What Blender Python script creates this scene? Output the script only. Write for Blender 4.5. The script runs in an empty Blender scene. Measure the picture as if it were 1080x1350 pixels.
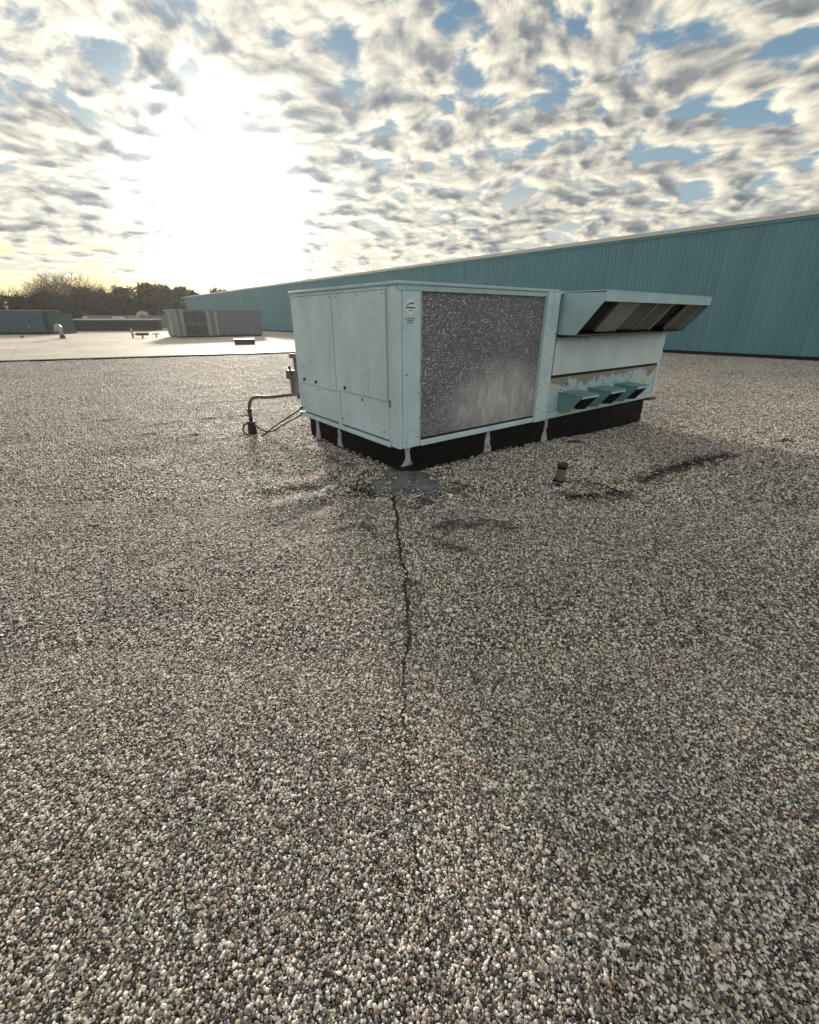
import bpy, bmesh, math, random
import numpy as np
from mathutils import Vector, Matrix

random.seed(7)
rng = np.random.default_rng(11)
S = bpy.context.scene
COL = S.collection
R = math.radians

# ------------------------------------------------------------------ camera
H = 1.75
cam_d = bpy.data.cameras.new('camera')
cam = bpy.data.objects.new('camera', cam_d)
COL.objects.link(cam)
cam.location = (0, 0, H)
cam.rotation_euler = (R(90 - 24.02), 0, 0)
cam_d.sensor_fit = 'HORIZONTAL'
cam_d.sensor_width = 36
cam_d.lens = 36 * 573.86 / 1080
cam_d.clip_start = 0.05
cam_d.clip_end = 6000
S.camera = cam

# ------------------------------------------------------------------ colour management, sampling
S.view_settings.view_transform = 'Standard'
S.view_settings.look = 'None'
S.view_settings.exposure = 0.7
S.view_settings.gamma = 1
S.view_settings.use_curve_mapping = False
S.render.engine = 'CYCLES'
S.cycles.max_bounces = 6
S.cycles.diffuse_bounces = 3
S.cycles.glossy_bounces = 3
S.cycles.volume_bounces = 1
S.cycles.sample_clamp_indirect = 6
S.cycles.use_denoising = True

# ------------------------------------------------------------------ sun and sky
SUN_AZ, SUN_EL = R(-19.5), R(10.6)
SUN = Vector((math.sin(SUN_AZ) * math.cos(SUN_EL), math.cos(SUN_AZ) * math.cos(SUN_EL), math.sin(SUN_EL)))
sun_d = bpy.data.lights.new('sun', 'SUN')
sun_d.energy = 3.8
sun_d.angle = R(5.0)
sun_d.color = (1.0, 0.87, 0.72)
sun = bpy.data.objects.new('sun', sun_d)
COL.objects.link(sun)
sun.location = (-20, 60, 30)
sun.rotation_euler = SUN.to_track_quat('Z', 'Y').to_euler()


class NT:
    """short hand for building node trees"""
    def __init__(self, tree):
        self.t = tree
        tree.nodes.clear()

    def n(self, kind, **kw):
        nd = self.t.nodes.new(kind)
        for k, v in kw.items():
            setattr(nd, k, v)
        return nd

    def set(self, sock, v):
        if isinstance(v, bpy.types.NodeSocket):
            self.t.links.new(v, sock)
        elif v is not None:
            sock.default_value = v

    def m(self, op, a, b=None, c=None, clamp=False):
        nd = self.n('ShaderNodeMath', operation=op, use_clamp=clamp)
        for i, v in enumerate((a, b, c)):
            self.set(nd.inputs[i], v)
        return nd.outputs[0]

    def v(self, op, a, b=None, out=0):
        nd = self.n('ShaderNodeVectorMath', operation=op)
        self.set(nd.inputs[0], a)
        if op == 'SCALE':
            self.set(nd.inputs['Scale'], b)
        elif b is not None:
            self.set(nd.inputs[1], b)
        return nd.outputs[out]

    def xyz(self, a):
        nd = self.n('ShaderNodeSeparateXYZ')
        self.set(nd.inputs[0], a)
        return nd.outputs

    def comb(self, x, y, z):
        nd = self.n('ShaderNodeCombineXYZ')
        for i, v in enumerate((x, y, z)):
            self.set(nd.inputs[i], v)
        return nd.outputs[0]

    def noise(self, vec, scale, detail=3, rough=.5, dist=0., out='Fac'):
        nd = self.n('ShaderNodeTexNoise')
        self.set(nd.inputs['Vector'], vec)
        self.set(nd.inputs['Scale'], scale)
        self.set(nd.inputs['Detail'], detail)
        self.set(nd.inputs['Roughness'], rough)
        self.set(nd.inputs['Distortion'], dist)
        return nd.outputs[out]

    def voro(self, vec, scale, feature='F1', out='Distance', rand=1.):
        nd = self.n('ShaderNodeTexVoronoi', feature=feature)
        self.set(nd.inputs['Vector'], vec)
        self.set(nd.inputs['Scale'], scale)
        self.set(nd.inputs['Randomness'], rand)
        return nd.outputs[out]

    def ss(self, x, lo, hi, a=0., b=1., kind='SMOOTHSTEP'):
        nd = self.n('ShaderNodeMapRange', interpolation_type=kind)
        for i, v in enumerate((x, lo, hi, a, b)):
            self.set(nd.inputs[i], v)
        return nd.outputs[0]

    def mix(self, f, a, b, blend='MIX', clamp=False):
        nd = self.n('ShaderNodeMix', data_type='RGBA', blend_type=blend)
        nd.clamp_result = clamp
        self.set(nd.inputs['Factor'], f)
        for s, v in (('A', a), ('B', b)):
            sk = [i for i in nd.inputs if i.name == s and i.type == 'RGBA'][0]
            if isinstance(v, (tuple, list)) and len(v) == 3:
                v = (*v, 1)
            self.set(sk, v)
        return [o for o in nd.outputs if o.type == 'RGBA'][0]

    def ramp(self, f, stops, interp='LINEAR'):
        nd = self.n('ShaderNodeValToRGB')
        cr = nd.color_ramp
        cr.interpolation = interp
        while len(cr.elements) < len(stops):
            cr.elements.new(.5)
        for e, (p, c) in zip(cr.elements, stops):
            e.position = p
            e.color = (*c, 1)
        self.set(nd.inputs[0], f)
        return nd.outputs[0]


def build_world():
    w = bpy.data.worlds.new('World')
    S.world = w
    w.use_nodes = True
    N = NT(w.node_tree)
    d = N.v('NORMALIZE', N.n('ShaderNodeTexCoord').outputs['Generated'])
    dx, dy, dz = N.xyz(d)
    up = N.m('MAXIMUM', dz, 0.0)
    sky = N.n('ShaderNodeTexSky', sky_type='NISHITA', sun_disc=False)
    sky.sun_elevation = SUN_EL
    sky.sun_rotation = SUN_AZ
    sky.air_density = 1.0
    sky.dust_density = 0.35
    sky.ozone_density = 2.5
    # the cloud layer: a plane of small altocumulus, seen from below
    inv = N.m('DIVIDE', 1.0, N.m('ADD', up, 0.24))
    px, py = N.m('MULTIPLY', dx, inv), N.m('MULTIPLY', dy, inv)
    P = N.comb(px, py, 0.37)
    wob = N.noise(P, 1.6, 3, .5, 0, 'Color')
    Pw = N.v('ADD', P, N.v('SCALE', N.v('SUBTRACT', wob, (.5, .5, .5)), .28))
    sd = Vector((SUN.x, SUN.y, 0)).normalized() * 0.027

    def dens(vec):
        a = N.noise(vec, 8.6, 4.6, .54, .1)
        b = N.noise(N.v('MULTIPLY', vec, (1.2, .6, 1)), 2.6, 2, .5, 0)
        c = N.voro(N.v('MULTIPLY', vec, (1.0, .9, 1)), 11.2, 'SMOOTH_F1', 'Distance')
        s = N.m('ADD', a, N.m('MULTIPLY', N.m('SUBTRACT', b, .5), .26))
        return N.m('SUBTRACT', s, N.m('MULTIPLY', N.m('SUBTRACT', c, .42), .55))
    d0 = dens(Pw)
    d1 = dens(N.v('ADD', Pw, tuple(sd)))
    mu = N.v('DOT_PRODUCT', d, tuple(SUN), out='Value')
    # thin out towards the horizon, so that clear low air shows under the cloud deck
    low = N.ss(dz, .03, .15)
    thr = N.m('SUBTRACT', 0.56, N.m('MULTIPLY', low, 0.225))
    dd = N.m('SUBTRACT', d0, thr)
    cov = N.m('MULTIPLY', N.ss(dd, -0.06, 0.15), N.ss(dz, .015, .07))
    thick = N.ss(dd, 0.08, 0.36)
    shade = N.m('ADD', 0.5, N.m('MULTIPLY', N.m('SUBTRACT', d0, d1), 2.5), clamp=True)
    lit = N.m('ADD', N.m('MULTIPLY', shade, .90), N.m('MULTIPLY', N.m('SUBTRACT', 1., thick), .22))
    lit = N.m('SUBTRACT', lit, N.m('MULTIPLY', thick, .12), clamp=True)
    base = N.ramp(lit, [(0., (.135, .155, .175)), (.30, (.225, .235, .235)), (.56, (.465, .443, .385)), (1., (.87, .80, .62))])
    # scattering towards the sun; clouds opposite it brightened to fill ground and unit
    ang = N.m('SUBTRACT', 1., mu)
    g1 = N.m('EXPONENT', N.m('MULTIPLY', ang, -13.))
    g2 = N.m('EXPONENT', N.m('MULTIPLY', ang, -230.))
    back_fill = N.ss(mu, .2, -1., 0., .45)
    boost = N.m('ADD', N.m('ADD', .84, back_fill), N.m('ADD', N.m('MULTIPLY', g1, .45), N.m('MULTIPLY', g2, 6.)))
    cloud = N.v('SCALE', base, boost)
    # clear sky + aureole of hazy air
    clear = N.v('SCALE', sky.outputs[0], .060)
    clear = N.v('MULTIPLY', clear, (.86, .98, 1.0))
    grad = N.mix(N.ss(up, .0, .42, 0., 1., 'LINEAR'), (.27, .365, .415), (.092, .170, .250))
    clear = N.mix(.86, clear, grad)
    aur = N.v('SCALE', (1.0, .90, .70), N.m('ADD', N.m('MULTIPLY', g1, .10), N.m('MULTIPLY', g2, 6.)))
    hz = N.m('MULTIPLY', N.m('EXPONENT', N.m('MULTIPLY', up, -11.)), N.m('ADD', .0, N.m('MULTIPLY', N.m('POWER', N.m('MAXIMUM', mu, 0.), 3.5), 1.15)))
    str_n = N.noise(N.comb(N.m('MULTIPLY', dx, 2.2), N.m('MULTIPLY', dy, 2.2), N.m('MULTIPLY', dz, 38.)), 1.2, 3, .5, 0)
    hz = N.m('MULTIPLY', hz, N.ss(str_n, .25, .75, .5, 1.4))
    clear = N.mix(N.m('MINIMUM', N.m('MULTIPLY', hz, 1.25), .9), clear, (1.0, .79, .33))
    clear = N.v('ADD', clear, aur)
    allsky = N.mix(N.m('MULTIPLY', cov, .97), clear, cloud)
    # below the horizon: dim land
    allsky = N.mix(N.ss(dz, -.03, .0), (.10, .10, .085), allsky)
    bg = N.n('ShaderNodeBackground')
    N.set(bg.inputs[0], allsky)
    bg.inputs[1].default_value = 1.0
    out = N.n('ShaderNodeOutputWorld')
    N.t.links.new(bg.outputs[0], out.inputs[0])
    w.cycles.sampling_method = 'MANUAL'
    w.cycles.sample_map_resolution = 1024


build_world()

# ------------------------------------------------------------------ materials
MATS = {}


def mat(name, fn):
    if name in MATS:
        return MATS[name]
    m = bpy.data.materials.new(name)
    m.use_nodes = True
    N = NT(m.node_tree)
    b = N.n('ShaderNodeBsdfPrincipled')
    o = N.n('ShaderNodeOutputMaterial')
    N.t.links.new(b.outputs[0], o.inputs[0])
    fn(N, b)
    MATS[name] = m
    return m


def bump(N, b, h, strength, dist=.01):
    nd = N.n('ShaderNodeBump')
    nd.inputs['Strength'].default_value = strength
    nd.inputs['Distance'].default_value = dist
    N.set(nd.inputs['Height'], h)
    N.t.links.new(nd.outputs[0], b.inputs['Normal'])


def bs(N, b, color=None, rough=None, metal=None, spec=None):
    if color is not None:
        if isinstance(color, tuple) and len(color) == 3:
            color = (*color, 1)
        N.set(b.inputs['Base Color'], color)
    if rough is not None:
        N.set(b.inputs['Roughness'], rough)
    if metal is not None:
        N.set(b.inputs['Metallic'], metal)
    if spec is not None:
        N.set(b.inputs['Specular IOR Level'], spec)


def objco(N):
    return N.n('ShaderNodeTexCoord').outputs['Object']


def paint(col, dirt=(.16, .17, .15), amt=.35, rough=.5, rust=.0, streak=1.):
    def fn(N, b):
        p = objco(N)
        chalk = N.noise(p, 1.7, 4, .6)
        c = N.mix(N.ss(chalk, .3, .75), tuple(x * .90 for x in col), tuple(min(1, x * 1.08) for x in col))
        blot = N.noise(p, 5.3, 5, .65, .3)
        c = N.mix(N.m('MULTIPLY', N.ss(blot, .52, .80), amt * .55), c, dirt)
        st = N.noise(N.v('MULTIPLY', p, (16, 16, .8)), 1.0, 3, .6)
        c = N.mix(N.m('MULTIPLY', N.ss(st, .56, .82), amt * streak * .6), c, dirt)
        sp = N.noise(p, 60, 2, .5)
        c = N.mix(N.m('MULTIPLY', N.ss(sp, .66, .78), amt * .8), c, dirt)
        if rust:
            rn = N.noise(p, 9, 5, .7, .4)
            c = N.mix(N.m('MULTIPLY', N.ss(rn, .70 - rust * .12, .78 - rust * .12), .8), c, (.16, .075, .035))
        bs(N, b, c, N.ss(blot, .3, .8, rough - .08, rough + .15), spec=.4)
        bump(N, b, N.noise(N.v('MULTIPLY', p, (1, 1, .7)), 2.2, 2, .5), .30, .03)
    return fn


M_unit = mat('mint paint', paint((.52, .655, .69), amt=.36, rough=.42))
M_unitB = mat('mint paint of the frame', paint((.53, .67, .735), amt=.42, rough=.45))
M_dark_teal = mat('teal hood paint', paint((.17, .305, .335), amt=.5, rough=.5))
M_hood = mat('mint hood paint', paint((.39, .56, .615), amt=.5, rough=.5))


def m_grime(N, b):
    paint((.58, .685, .72), amt=.36, rough=.45)(N, b)
    p = objco(N)
    x, y, z = N.xyz(p)
    src = b.inputs['Base Color'].links[0].from_socket
    n = N.noise(N.v('MULTIPLY', p, (1, 1, .6)), 3.1, 5, .65, .5)
    k = N.m('ADD', N.m('MULTIPLY', N.m('SUBTRACT', z, 1.495), 3.2), n)
    left = N.ss(x, 3.0, 5.2, 1., .35)
    g_ = N.m('MULTIPLY', N.ss(k, .22, .50), left)
    N.set(b.inputs['Base Color'], N.mix(N.m('MULTIPLY', g_, .75), src, (.13, .135, .135)))


M_grime = mat('grimy mint paint', m_grime)


def m_peel(N, b):
    p = objco(N)
    x, y, z = N.xyz(p)
    n = N.noise(p, 3.4, 5, .6, .6)
    n2 = N.noise(p, 11, 4, .6, .5)
    k = N.m('ADD', N.m('MULTIPLY', N.m('ABSOLUTE', N.m('SUBTRACT', z, .50)), 1.7), N.m('ADD', N.m('MULTIPLY', n, 1.5), N.m('MULTIPLY', n2, .25)))
    bare = N.ss(k, 1.38, 1.46)
    tan = N.mix(N.noise(p, 7, 4, .6), (.20, .18, .145), (.36, .335, .28))
    cream = N.mix(N.ss(N.noise(p, 2.2, 3, .6, .2), .42, .52), (.50, .53, .46), (.40, .56, .63))
    c = N.mix(bare, cream, tan)
    rn = N.noise(p, 14, 5, .7, .4)
    c = N.mix(N.ss(rn, .62, .70), c, (.15, .095, .06))
    bs(N, b, c, .65, spec=.3)
    bump(N, b, bare, .3, .004)


M_peel = mat('peeling paint', m_peel)


def m_tarcurb(N, b):
    p = objco(N)
    n = N.noise(p, 9, 5, .6, .4)
    c = N.mix(n, (.004, .004, .005), (.012, .0115, .012))
    c = N.mix(N.ss(N.noise(p, 2.3, 4, .6), .62, .8), c, (.028, .023, .018))
    bs(N, b, c, N.ss(n, .3, .7, .55, .9), spec=.2)
    bump(N, b, N.noise(p, 22, 4, .6, .5), .6, .012)


M_tar = mat('black tar', m_tarcurb)


def m_flash(N, b):
    p = objco(N)
    n = N.noise(p, 6, 5, .6, .6)
    c = N.mix(n, (.075, .08, .09), (.19, .195, .21))
    c = N.mix(N.m('MULTIPLY', N.ss(N.noise(p, 5, 5, .7, .6), .45, .68), .75), c, (.02, .02, .021))
    c = N.mix(N.m('MULTIPLY', N.ss(N.noise(p, 60, 3, .6), .58, .70), .6), c, (.22, .20, .17))
    bs(N, b, c, .6, spec=.35)
    bump(N, b, N.noise(p, 14, 4, .6, .8), .5, .01)


M_flash = mat('grey flashing', m_flash)


def m_strap(N, b):
    p = objco(N)
    n = N.noise(p, 14, 5, .65, .3)
    c = N.mix(n, (.30, .33, .345), (.52, .55, .56))
    c = N.mix(N.m('MULTIPLY', N.ss(N.noise(p, 8, 5, .7, .5), .48, .70), .8), c, (.05, .048, .045))
    bs(N, b, c, .55, spec=.4)


M_strap = mat('tarred strap', m_strap)


def m_coil(N, b):
    p = objco(N)
    x, y, z = N.xyz(p)
    g = N.noise(p, 2.2, 4, .6, .3)
    c = N.mix(g, (.125, .135, .15), (.235, .245, .26))
    row = N.m('ABSOLUTE', N.m('SINE', N.m('MULTIPLY', z, math.pi / .0254)))
    c = N.mix(N.m('MULTIPLY', N.ss(row, .15, .6, 1., 0.), .6), c, (.03, .032, .036))
    fin = N.m('ABSOLUTE', N.m('SINE', N.m('MULTIPLY', x, math.pi / .021)))
    c = N.mix(N.m('MULTIPLY', N.ss(fin, .1, .4, 1., 0.), .35), c, (.04, .042, .046))
    # bent fins and fluff show as pale flecks, denser high on the coil
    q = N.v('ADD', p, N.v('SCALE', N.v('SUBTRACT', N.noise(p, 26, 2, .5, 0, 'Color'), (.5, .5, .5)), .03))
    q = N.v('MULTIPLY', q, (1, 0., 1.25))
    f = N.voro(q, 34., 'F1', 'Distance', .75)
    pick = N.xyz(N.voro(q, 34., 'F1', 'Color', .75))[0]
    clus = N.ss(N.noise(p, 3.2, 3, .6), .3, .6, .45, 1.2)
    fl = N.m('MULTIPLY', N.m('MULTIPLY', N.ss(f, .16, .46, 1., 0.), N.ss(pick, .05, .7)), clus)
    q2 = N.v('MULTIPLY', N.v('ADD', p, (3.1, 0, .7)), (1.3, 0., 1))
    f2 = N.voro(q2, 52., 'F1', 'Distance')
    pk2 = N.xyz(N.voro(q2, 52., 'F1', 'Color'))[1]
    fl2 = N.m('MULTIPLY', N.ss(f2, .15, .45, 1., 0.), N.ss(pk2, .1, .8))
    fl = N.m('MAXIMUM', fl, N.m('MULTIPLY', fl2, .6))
    # scuffed, flattened area low on the right
    ex = N.m('DIVIDE', N.m('SUBTRACT', x, 1.72), 1.0)
    ez = N.m('DIVIDE', N.m('SUBTRACT', z, .72), .52)
    rr = N.m('SQRT', N.m('ADD', N.m('MULTIPLY', ex, ex), N.m('MULTIPLY', ez, ez)))
    rr = N.m('ADD', rr, N.m('MULTIPLY', N.m('SUBTRACT', N.noise(p, 2.6, 4, .6, .5), .5), .9))
    sc = N.ss(rr, .25, 1.25, 1., 0.)
    vs = N.noise(N.v('MULTIPLY', p, (4, 1, 1.5)), 2., 5, .7, .9)
    scol = N.mix(N.ss(vs, .3, .75), (.38, .385, .40), (.74, .73, .74))
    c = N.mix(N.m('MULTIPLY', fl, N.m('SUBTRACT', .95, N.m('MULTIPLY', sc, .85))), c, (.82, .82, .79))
    c = N.mix(N.m('MULTIPLY', sc, .85), c, scol)
    bs(N, b, c, .55, .15, .35)
    h = N.m('ADD', N.m('MULTIPLY', fl, .7), N.m('MULTIPLY', N.noise(N.v('MULTIPLY', p, (40, 1, 6)), 2, 3, .6), .6))
    bump(N, b, h, .45, .006)


M_coil = mat('condenser fins', m_coil)


def m_wallpanel(N, b):
    p = N.n('ShaderNodeNewGeometry').outputs['Position']
    n = N.noise(p, .35, 4, .6)
    r = N.n('ShaderNodeObjectInfo').outputs['Random']
    c = N.mix(n, (.108, .24, .285), (.156, .32, .375))
    c = N.v('SCALE', c, N.ss(r, 0, 1, .93, 1.07, 'LINEAR'))
    st = N.noise(N.v('MULTIPLY', p, (6, 6, .35)), 1.2, 3, .6)
    c = N.mix(N.m('MULTIPLY', N.ss(st, .55, .8), .25), c, (.14, .19, .20))
    bs(N, b, c, .42, spec=.4)
    bump(N, b, N.noise(N.v('MULTIPLY', p, (1.2, 1.2, .5)), 1.5, 2, .5), .15, .03)


M_wall = mat('teal wall metal', m_wallpanel)


def flat(col, rough=.6, metal=0., var=.15, scale=4., bmp=0.):
    def fn(N, b):
        p = objco(N)
        n = N.noise(p, scale, 5, .6)
        c = N.mix(n, tuple(x * (1 - var) for x in col), tuple(min(1, x * (1 + var)) for x in col))
        bs(N, b, c, rough, metal, .4)
        if bmp:
            bump(N, b, N.noise(p, scale * 5, 4, .6), bmp, .01)
    return fn


M_coping = mat('pale coping metal', flat((.62, .63, .60), .45))
M_black = mat('black gap', flat((.012, .012, .013), .7))
M_dark = mat('dark metal', flat((.035, .037, .04), .5))
M_galv = mat('galvanised metal', flat((.33, .34, .35), .42, .55, .25, 7))
M_rubber = mat('black rubber', flat((.018, .017, .018), .55))
M_conduit = mat('grey conduit', flat((.125, .105, .10), .5, .1, .3, 9))
M_cable = mat('dark cable', flat((.055, .045, .045), .5))
M_white = mat('white sticker', flat((.74, .78, .80), .5, 0, .05))
M_ink = mat('dark ink', flat((.02, .03, .035), .5))
M_inkpale = mat('faded ink', flat((.10, .17, .19), .5))
M_rtu = mat('grey unit paint', paint((.15, .18, .195), amt=.3, rough=.45))
M_rtu_light = mat('pale unit trim', paint((.27, .30, .31), amt=.25, rough=.4))
M_rtu_dark = mat('dark unit louvre', flat((.07, .08, .085), .5))
M_pent = mat('teal penthouse paint', paint((.055, .10, .125), amt=.25, rough=.5))
M_pent2 = mat('green teal penthouse paint', paint((.055, .095, .105), amt=.25, rough=.5))
M_darkwall = mat('dark enclosure paint', flat((.016, .022, .028), .6))
M_filt1 = mat('pale filter', flat((.36, .345, .32), .75, 0, .25, 5))
M_filt2 = mat('grey filter', flat((.20, .19, .175), .75, 0, .3, 5))
M_filt3 = mat('shade-dark filter', flat((.035, .033, .032), .8, 0, .3, 5))  # near-black: shade inside the hood put into the colour
M_filt4 = mat('tan filter', flat((.20, .175, .145), .75, 0, .25, 5))
M_rust = mat('rusty steel', flat((.14, .07, .04), .8, 0, .4, 12))

PEB = [(0., (.03, .0275, .0265)), (.16, (.066, .060, .057)), (.34, (.155, .142, .134)), (.50, (.335, .31, .287)),
       (.62, (.56, .525, .49)), (.74, (.775, .745, .715)), (.90, (.94, .925, .90)), (.925, (.50, .44, .36)),
       (.96, (.40, .255, .15)), (.98, (.54, .46, .31)), (1., (.21, .10, .07))]


def m_pebble(far):
    def fn(N, b):
        if far:
            r = N.n('ShaderNodeAttribute', attribute_name='tone', attribute_type='GEOMETRY').outputs['Fac']
            r = N.m('FRACT', N.m('ADD', r, N.n('ShaderNodeObjectInfo').outputs['Random']))
        else:
            r = N.n('ShaderNodeObjectInfo').outputs['Random']
        c = N.ramp(r, PEB)
        p = N.n('ShaderNodeNewGeometry').outputs['Position']
        big = N.noise(p, .55, 3, .6)
        c = N.mix(N.ss(big, .35, .7), N.v('MULTIPLY', c, (.86, .85, .84)), N.v('MULTIPLY', c, (1.06, 1.03, .97)))
        big2 = N.noise(p, 1.3, 5, .65, .8)
        c = N.mix(N.m('MULTIPLY', N.ss(big2, .56, .74), .42), c, N.v('MULTIPLY', c, (.42, .39, .36)))
        if not far:
            sn = N.n('ShaderNodeAttribute', attribute_name='stain', attribute_type='INSTANCER').outputs['Fac']
            c = N.mix(sn, c, (.022, .020, .019))
        vein = N.noise(p, 160, 2, .6)
        c = N.mix(N.m('MULTIPLY', N.ss(vein, .5, .75), .3), c, (.16, .15, .135))
        bs(N, b, c, N.ss(r, 0, 1, .38, .65, 'LINEAR'), spec=.4)
    return fn


M_peb = mat('river pebble', m_pebble(False))
M_peb_far = mat('far river pebble', m_pebble(True))


def m_gravelbase(N, b):
    p = N.n('ShaderNodeNewGeometry').outputs['Position']
    x, y, z = N.xyz(p)
    q = N.comb(x, y, 0.)
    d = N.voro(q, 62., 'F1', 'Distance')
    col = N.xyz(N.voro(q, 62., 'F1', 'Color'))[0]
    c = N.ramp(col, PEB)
    c = N.mix(N.ss(d, .25, .5), c, (.035, .031, .028))  # shade between the stones painted into the bed colour
    big = N.noise(q, .35, 4, .6)
    c = N.mix(N.ss(big, .35, .7), N.v('MULTIPLY', c, (.86, .85, .84)), N.v('MULTIPLY', c, (1.06, 1.03, .97)))
    st = N.noise(q, 1.6, 4, .65, .4)
    c = N.mix(N.m('MULTIPLY', N.ss(st, .55, .8), .35), c, (.10, .088, .075))
    bs(N, b, c, 1., spec=.05)
    h = N.m('ADD', N.ss(d, 0., .6, 1., 0., 'LINEAR'), N.m('MULTIPLY', N.noise(q, 9, 3, .6), 1.5))
    bump(N, b, h, .9, .012)


M_gbase = mat('pebble bed', m_gravelbase)


def m_membrane(N, b):
    p = N.n('ShaderNodeNewGeometry').outputs['Position']
    x, y, z = N.xyz(p)
    n = N.noise(p, .16, 5, .6, .5)
    c = N.mix(N.ss(n, .35, .7), (.43, .395, .34), (.61, .56, .48))
    n2 = N.noise(p, .7, 5, .65, .8)
    c = N.mix(N.m('MULTIPLY', N.ss(n2, .48, .72), .6), c, (.28, .255, .22))
    n3 = N.noise(N.v('MULTIPLY', p, (.35, 1, 1)), .45, 5, .65, 1.2)
    c = N.mix(N.m('MULTIPLY', N.ss(n3, .52, .62), .6), c, (.34, .32, .29))
    s = N.m('ADD', N.m('MULTIPLY', x, .79), N.m('MULTIPLY', y, .62))
    lap = N.m('ABSOLUTE', N.m('SUBTRACT', N.m('FRACT', N.m('DIVIDE', s, 3.0)), .5))
    c = N.mix(N.ss(lap, .0, .012, .55, 0.), c, (.22, .20, .18))
    bs(N, b, c, .75, spec=.3)
    bump(N, b, N.m('ADD', N.noise(p, .5, 3, .5), N.m('MULTIPLY', N.ss(lap, 0., .02), .15)), .5, .10)


M_memb = mat('pale roof membrane', m_membrane)


def m_land(N, b):
    p = N.n('ShaderNodeNewGeometry').outputs['Position']
    n = N.noise(p, .03, 5, .6)
    c = N.mix(n, (.045, .06, .025), (.11, .10, .055))
    bs(N, b, c, .9)


M_land = mat('winter grass', m_land)
M_bark = mat('bark', flat((.06, .05, .042), .85, 0, .3, 3))


def leafmat(a, bb):
    def fn(N, b):
        p = N.n('ShaderNodeNewGeometry').outputs['Position']
        n = N.noise(p, .9, 3, .6)
        bs(N, b, N.mix(N.ss(n, .3, .7), a, bb), .75, spec=.3)
    return fn


M_leaf = [mat('dark evergreen leaf', leafmat((.016, .026, .014), (.04, .052, .028))),
          mat('brown green leaf', leafmat((.026, .027, .015), (.06, .055, .032))),
          mat('conifer leaf', leafmat((.018, .032, .02), (.045, .065, .035)))]


# ------------------------------------------------------------------ mesh helpers
class MB:
    """collects shapes; build() links them as one mesh object"""
    def __init__(self):
        self.v, self.f, self.sm = [], [], []

    def add(self, vs, fs, smooth=False):
        o = len(self.v)
        self.v += [tuple(x) for x in vs]
        self.f += [tuple(i + o for i in f) for f in fs]
        self.sm += [smooth] * len(fs)
        return self

    def box(self, x0, x1, y0, y1, z0, z1):
        vs = [(x, y, z) for z in (z0, z1) for y in (y0, y1) for x in (x0, x1)]
        return self.add(vs, [(0, 2, 3, 1), (4, 5, 7, 6), (0, 1, 5, 4), (2, 6, 7, 3), (0, 4, 6, 2), (1, 3, 7, 5)])

    def obox(self, c, ax, ay, az):
        c, ax, ay, az = map(Vector, (c, ax, ay, az))
        vs = [c + ax * i + ay * j + az * k for k in (-.5, .5) for j in (-.5, .5) for i in (-.5, .5)]
        return self.add(vs, [(0, 2, 3, 1), (4, 5, 7, 6), (0, 1, 5, 4), (2, 6, 7, 3), (0, 4, 6, 2), (1, 3, 7, 5)])

    def prism(self, poly, axis, a, b):
        """poly in the plane across the axis; axis 0: (y,z), 1: (x,z), 2: (x,y)"""
        n = len(poly)

        def pt(p, t):
            return [(t, p[0], p[1]), (p[0], t, p[1]), (p[0], p[1], t)][axis]
        vs = [pt(p, a) for p in poly] + [pt(p, b) for p in poly]
        fs = [tuple(range(n - 1, -1, -1)), tuple(range(n, 2 * n))]
        fs += [(i, (i + 1) % n, n + (i + 1) % n, n + i) for i in range(n)]
        return self.add(vs, fs)

    def tube(self, path, rad, n=10, caps=True):
        path = [Vector(p) for p in path]
        rads = rad if isinstance(rad, (list, tuple)) else [rad] * len(path)
        vs, fs = [], []
        up = None
        for i, p in enumerate(path):
            t = (path[min(i + 1, len(path) - 1)] - path[max(i - 1, 0)]).normalized()
            if up is None:
                up = Vector((0, 0, 1)) if abs(t.z) < .9 else Vector((1, 0, 0))
            a = t.cross(up).normalized()
            b = a.cross(t).normalized()
            up = b
            for k in range(n):
                w = 2 * math.pi * k / n
                vs.append(p + (a * math.cos(w) + b * math.sin(w)) * rads[i])
        for i in range(len(path) - 1):
            for k in range(n):
                k2 = (k + 1) % n
                fs.append((i * n + k, i * n + k2, (i + 1) * n + k2, (i + 1) * n + k))
        o = len(self.v)
        self.add(vs, fs, True)
        if caps:
            self.f += [tuple(o + k for k in range(n - 1, -1, -1)), tuple(o + (len(path) - 1) * n + k for k in range(n))]
            self.sm += [False, False]
        return self

    def mesh(self, name, bevel=0.):
        me = bpy.data.meshes.new(name)
        me.from_pydata(self.v, [], self.f)
        me.polygons.foreach_set('use_smooth', self.sm)
        bm = bmesh.new()
        bm.from_mesh(me)
        bmesh.ops.recalc_face_normals(bm, faces=bm.faces)
        if bevel:
            es = [e for e in bm.edges if len(e.link_faces) == 2 and e.calc_face_angle(0) > .6]
            bmesh.ops.bevel(bm, geom=es, offset=bevel, segments=2, affect='EDGES', profile=.5, clamp_overlap=True)
        bm.to_mesh(me)
        bm.free()
        return me

    def build(self, name, m, parent=None, bevel=0.):
        o = bpy.data.objects.new(name, self.mesh(name, bevel))
        o.data.materials.append(m)
        COL.objects.link(o)
        if parent is not None:
            o.parent = parent
        return o


def tag(o, label=None, cat=None, group=None, kind=None):
    for k, v in (('label', label), ('category', cat), ('group', group), ('kind', kind)):
        if v:
            o[k] = v
    return o


def empty(name, loc, rz, label, cat, group=None):
    o = bpy.data.objects.new(name, None)
    o.empty_display_size = .2
    COL.objects.link(o)
    o.location = loc
    o.rotation_euler = (0, 0, rz)
    return tag(o, label, cat, group)


def dup(o, parent=None):
    c = o.copy()
    COL.objects.link(c)
    c.parent = parent
    for ch in list(o.children):
        dup(ch, c)
    return c


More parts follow.
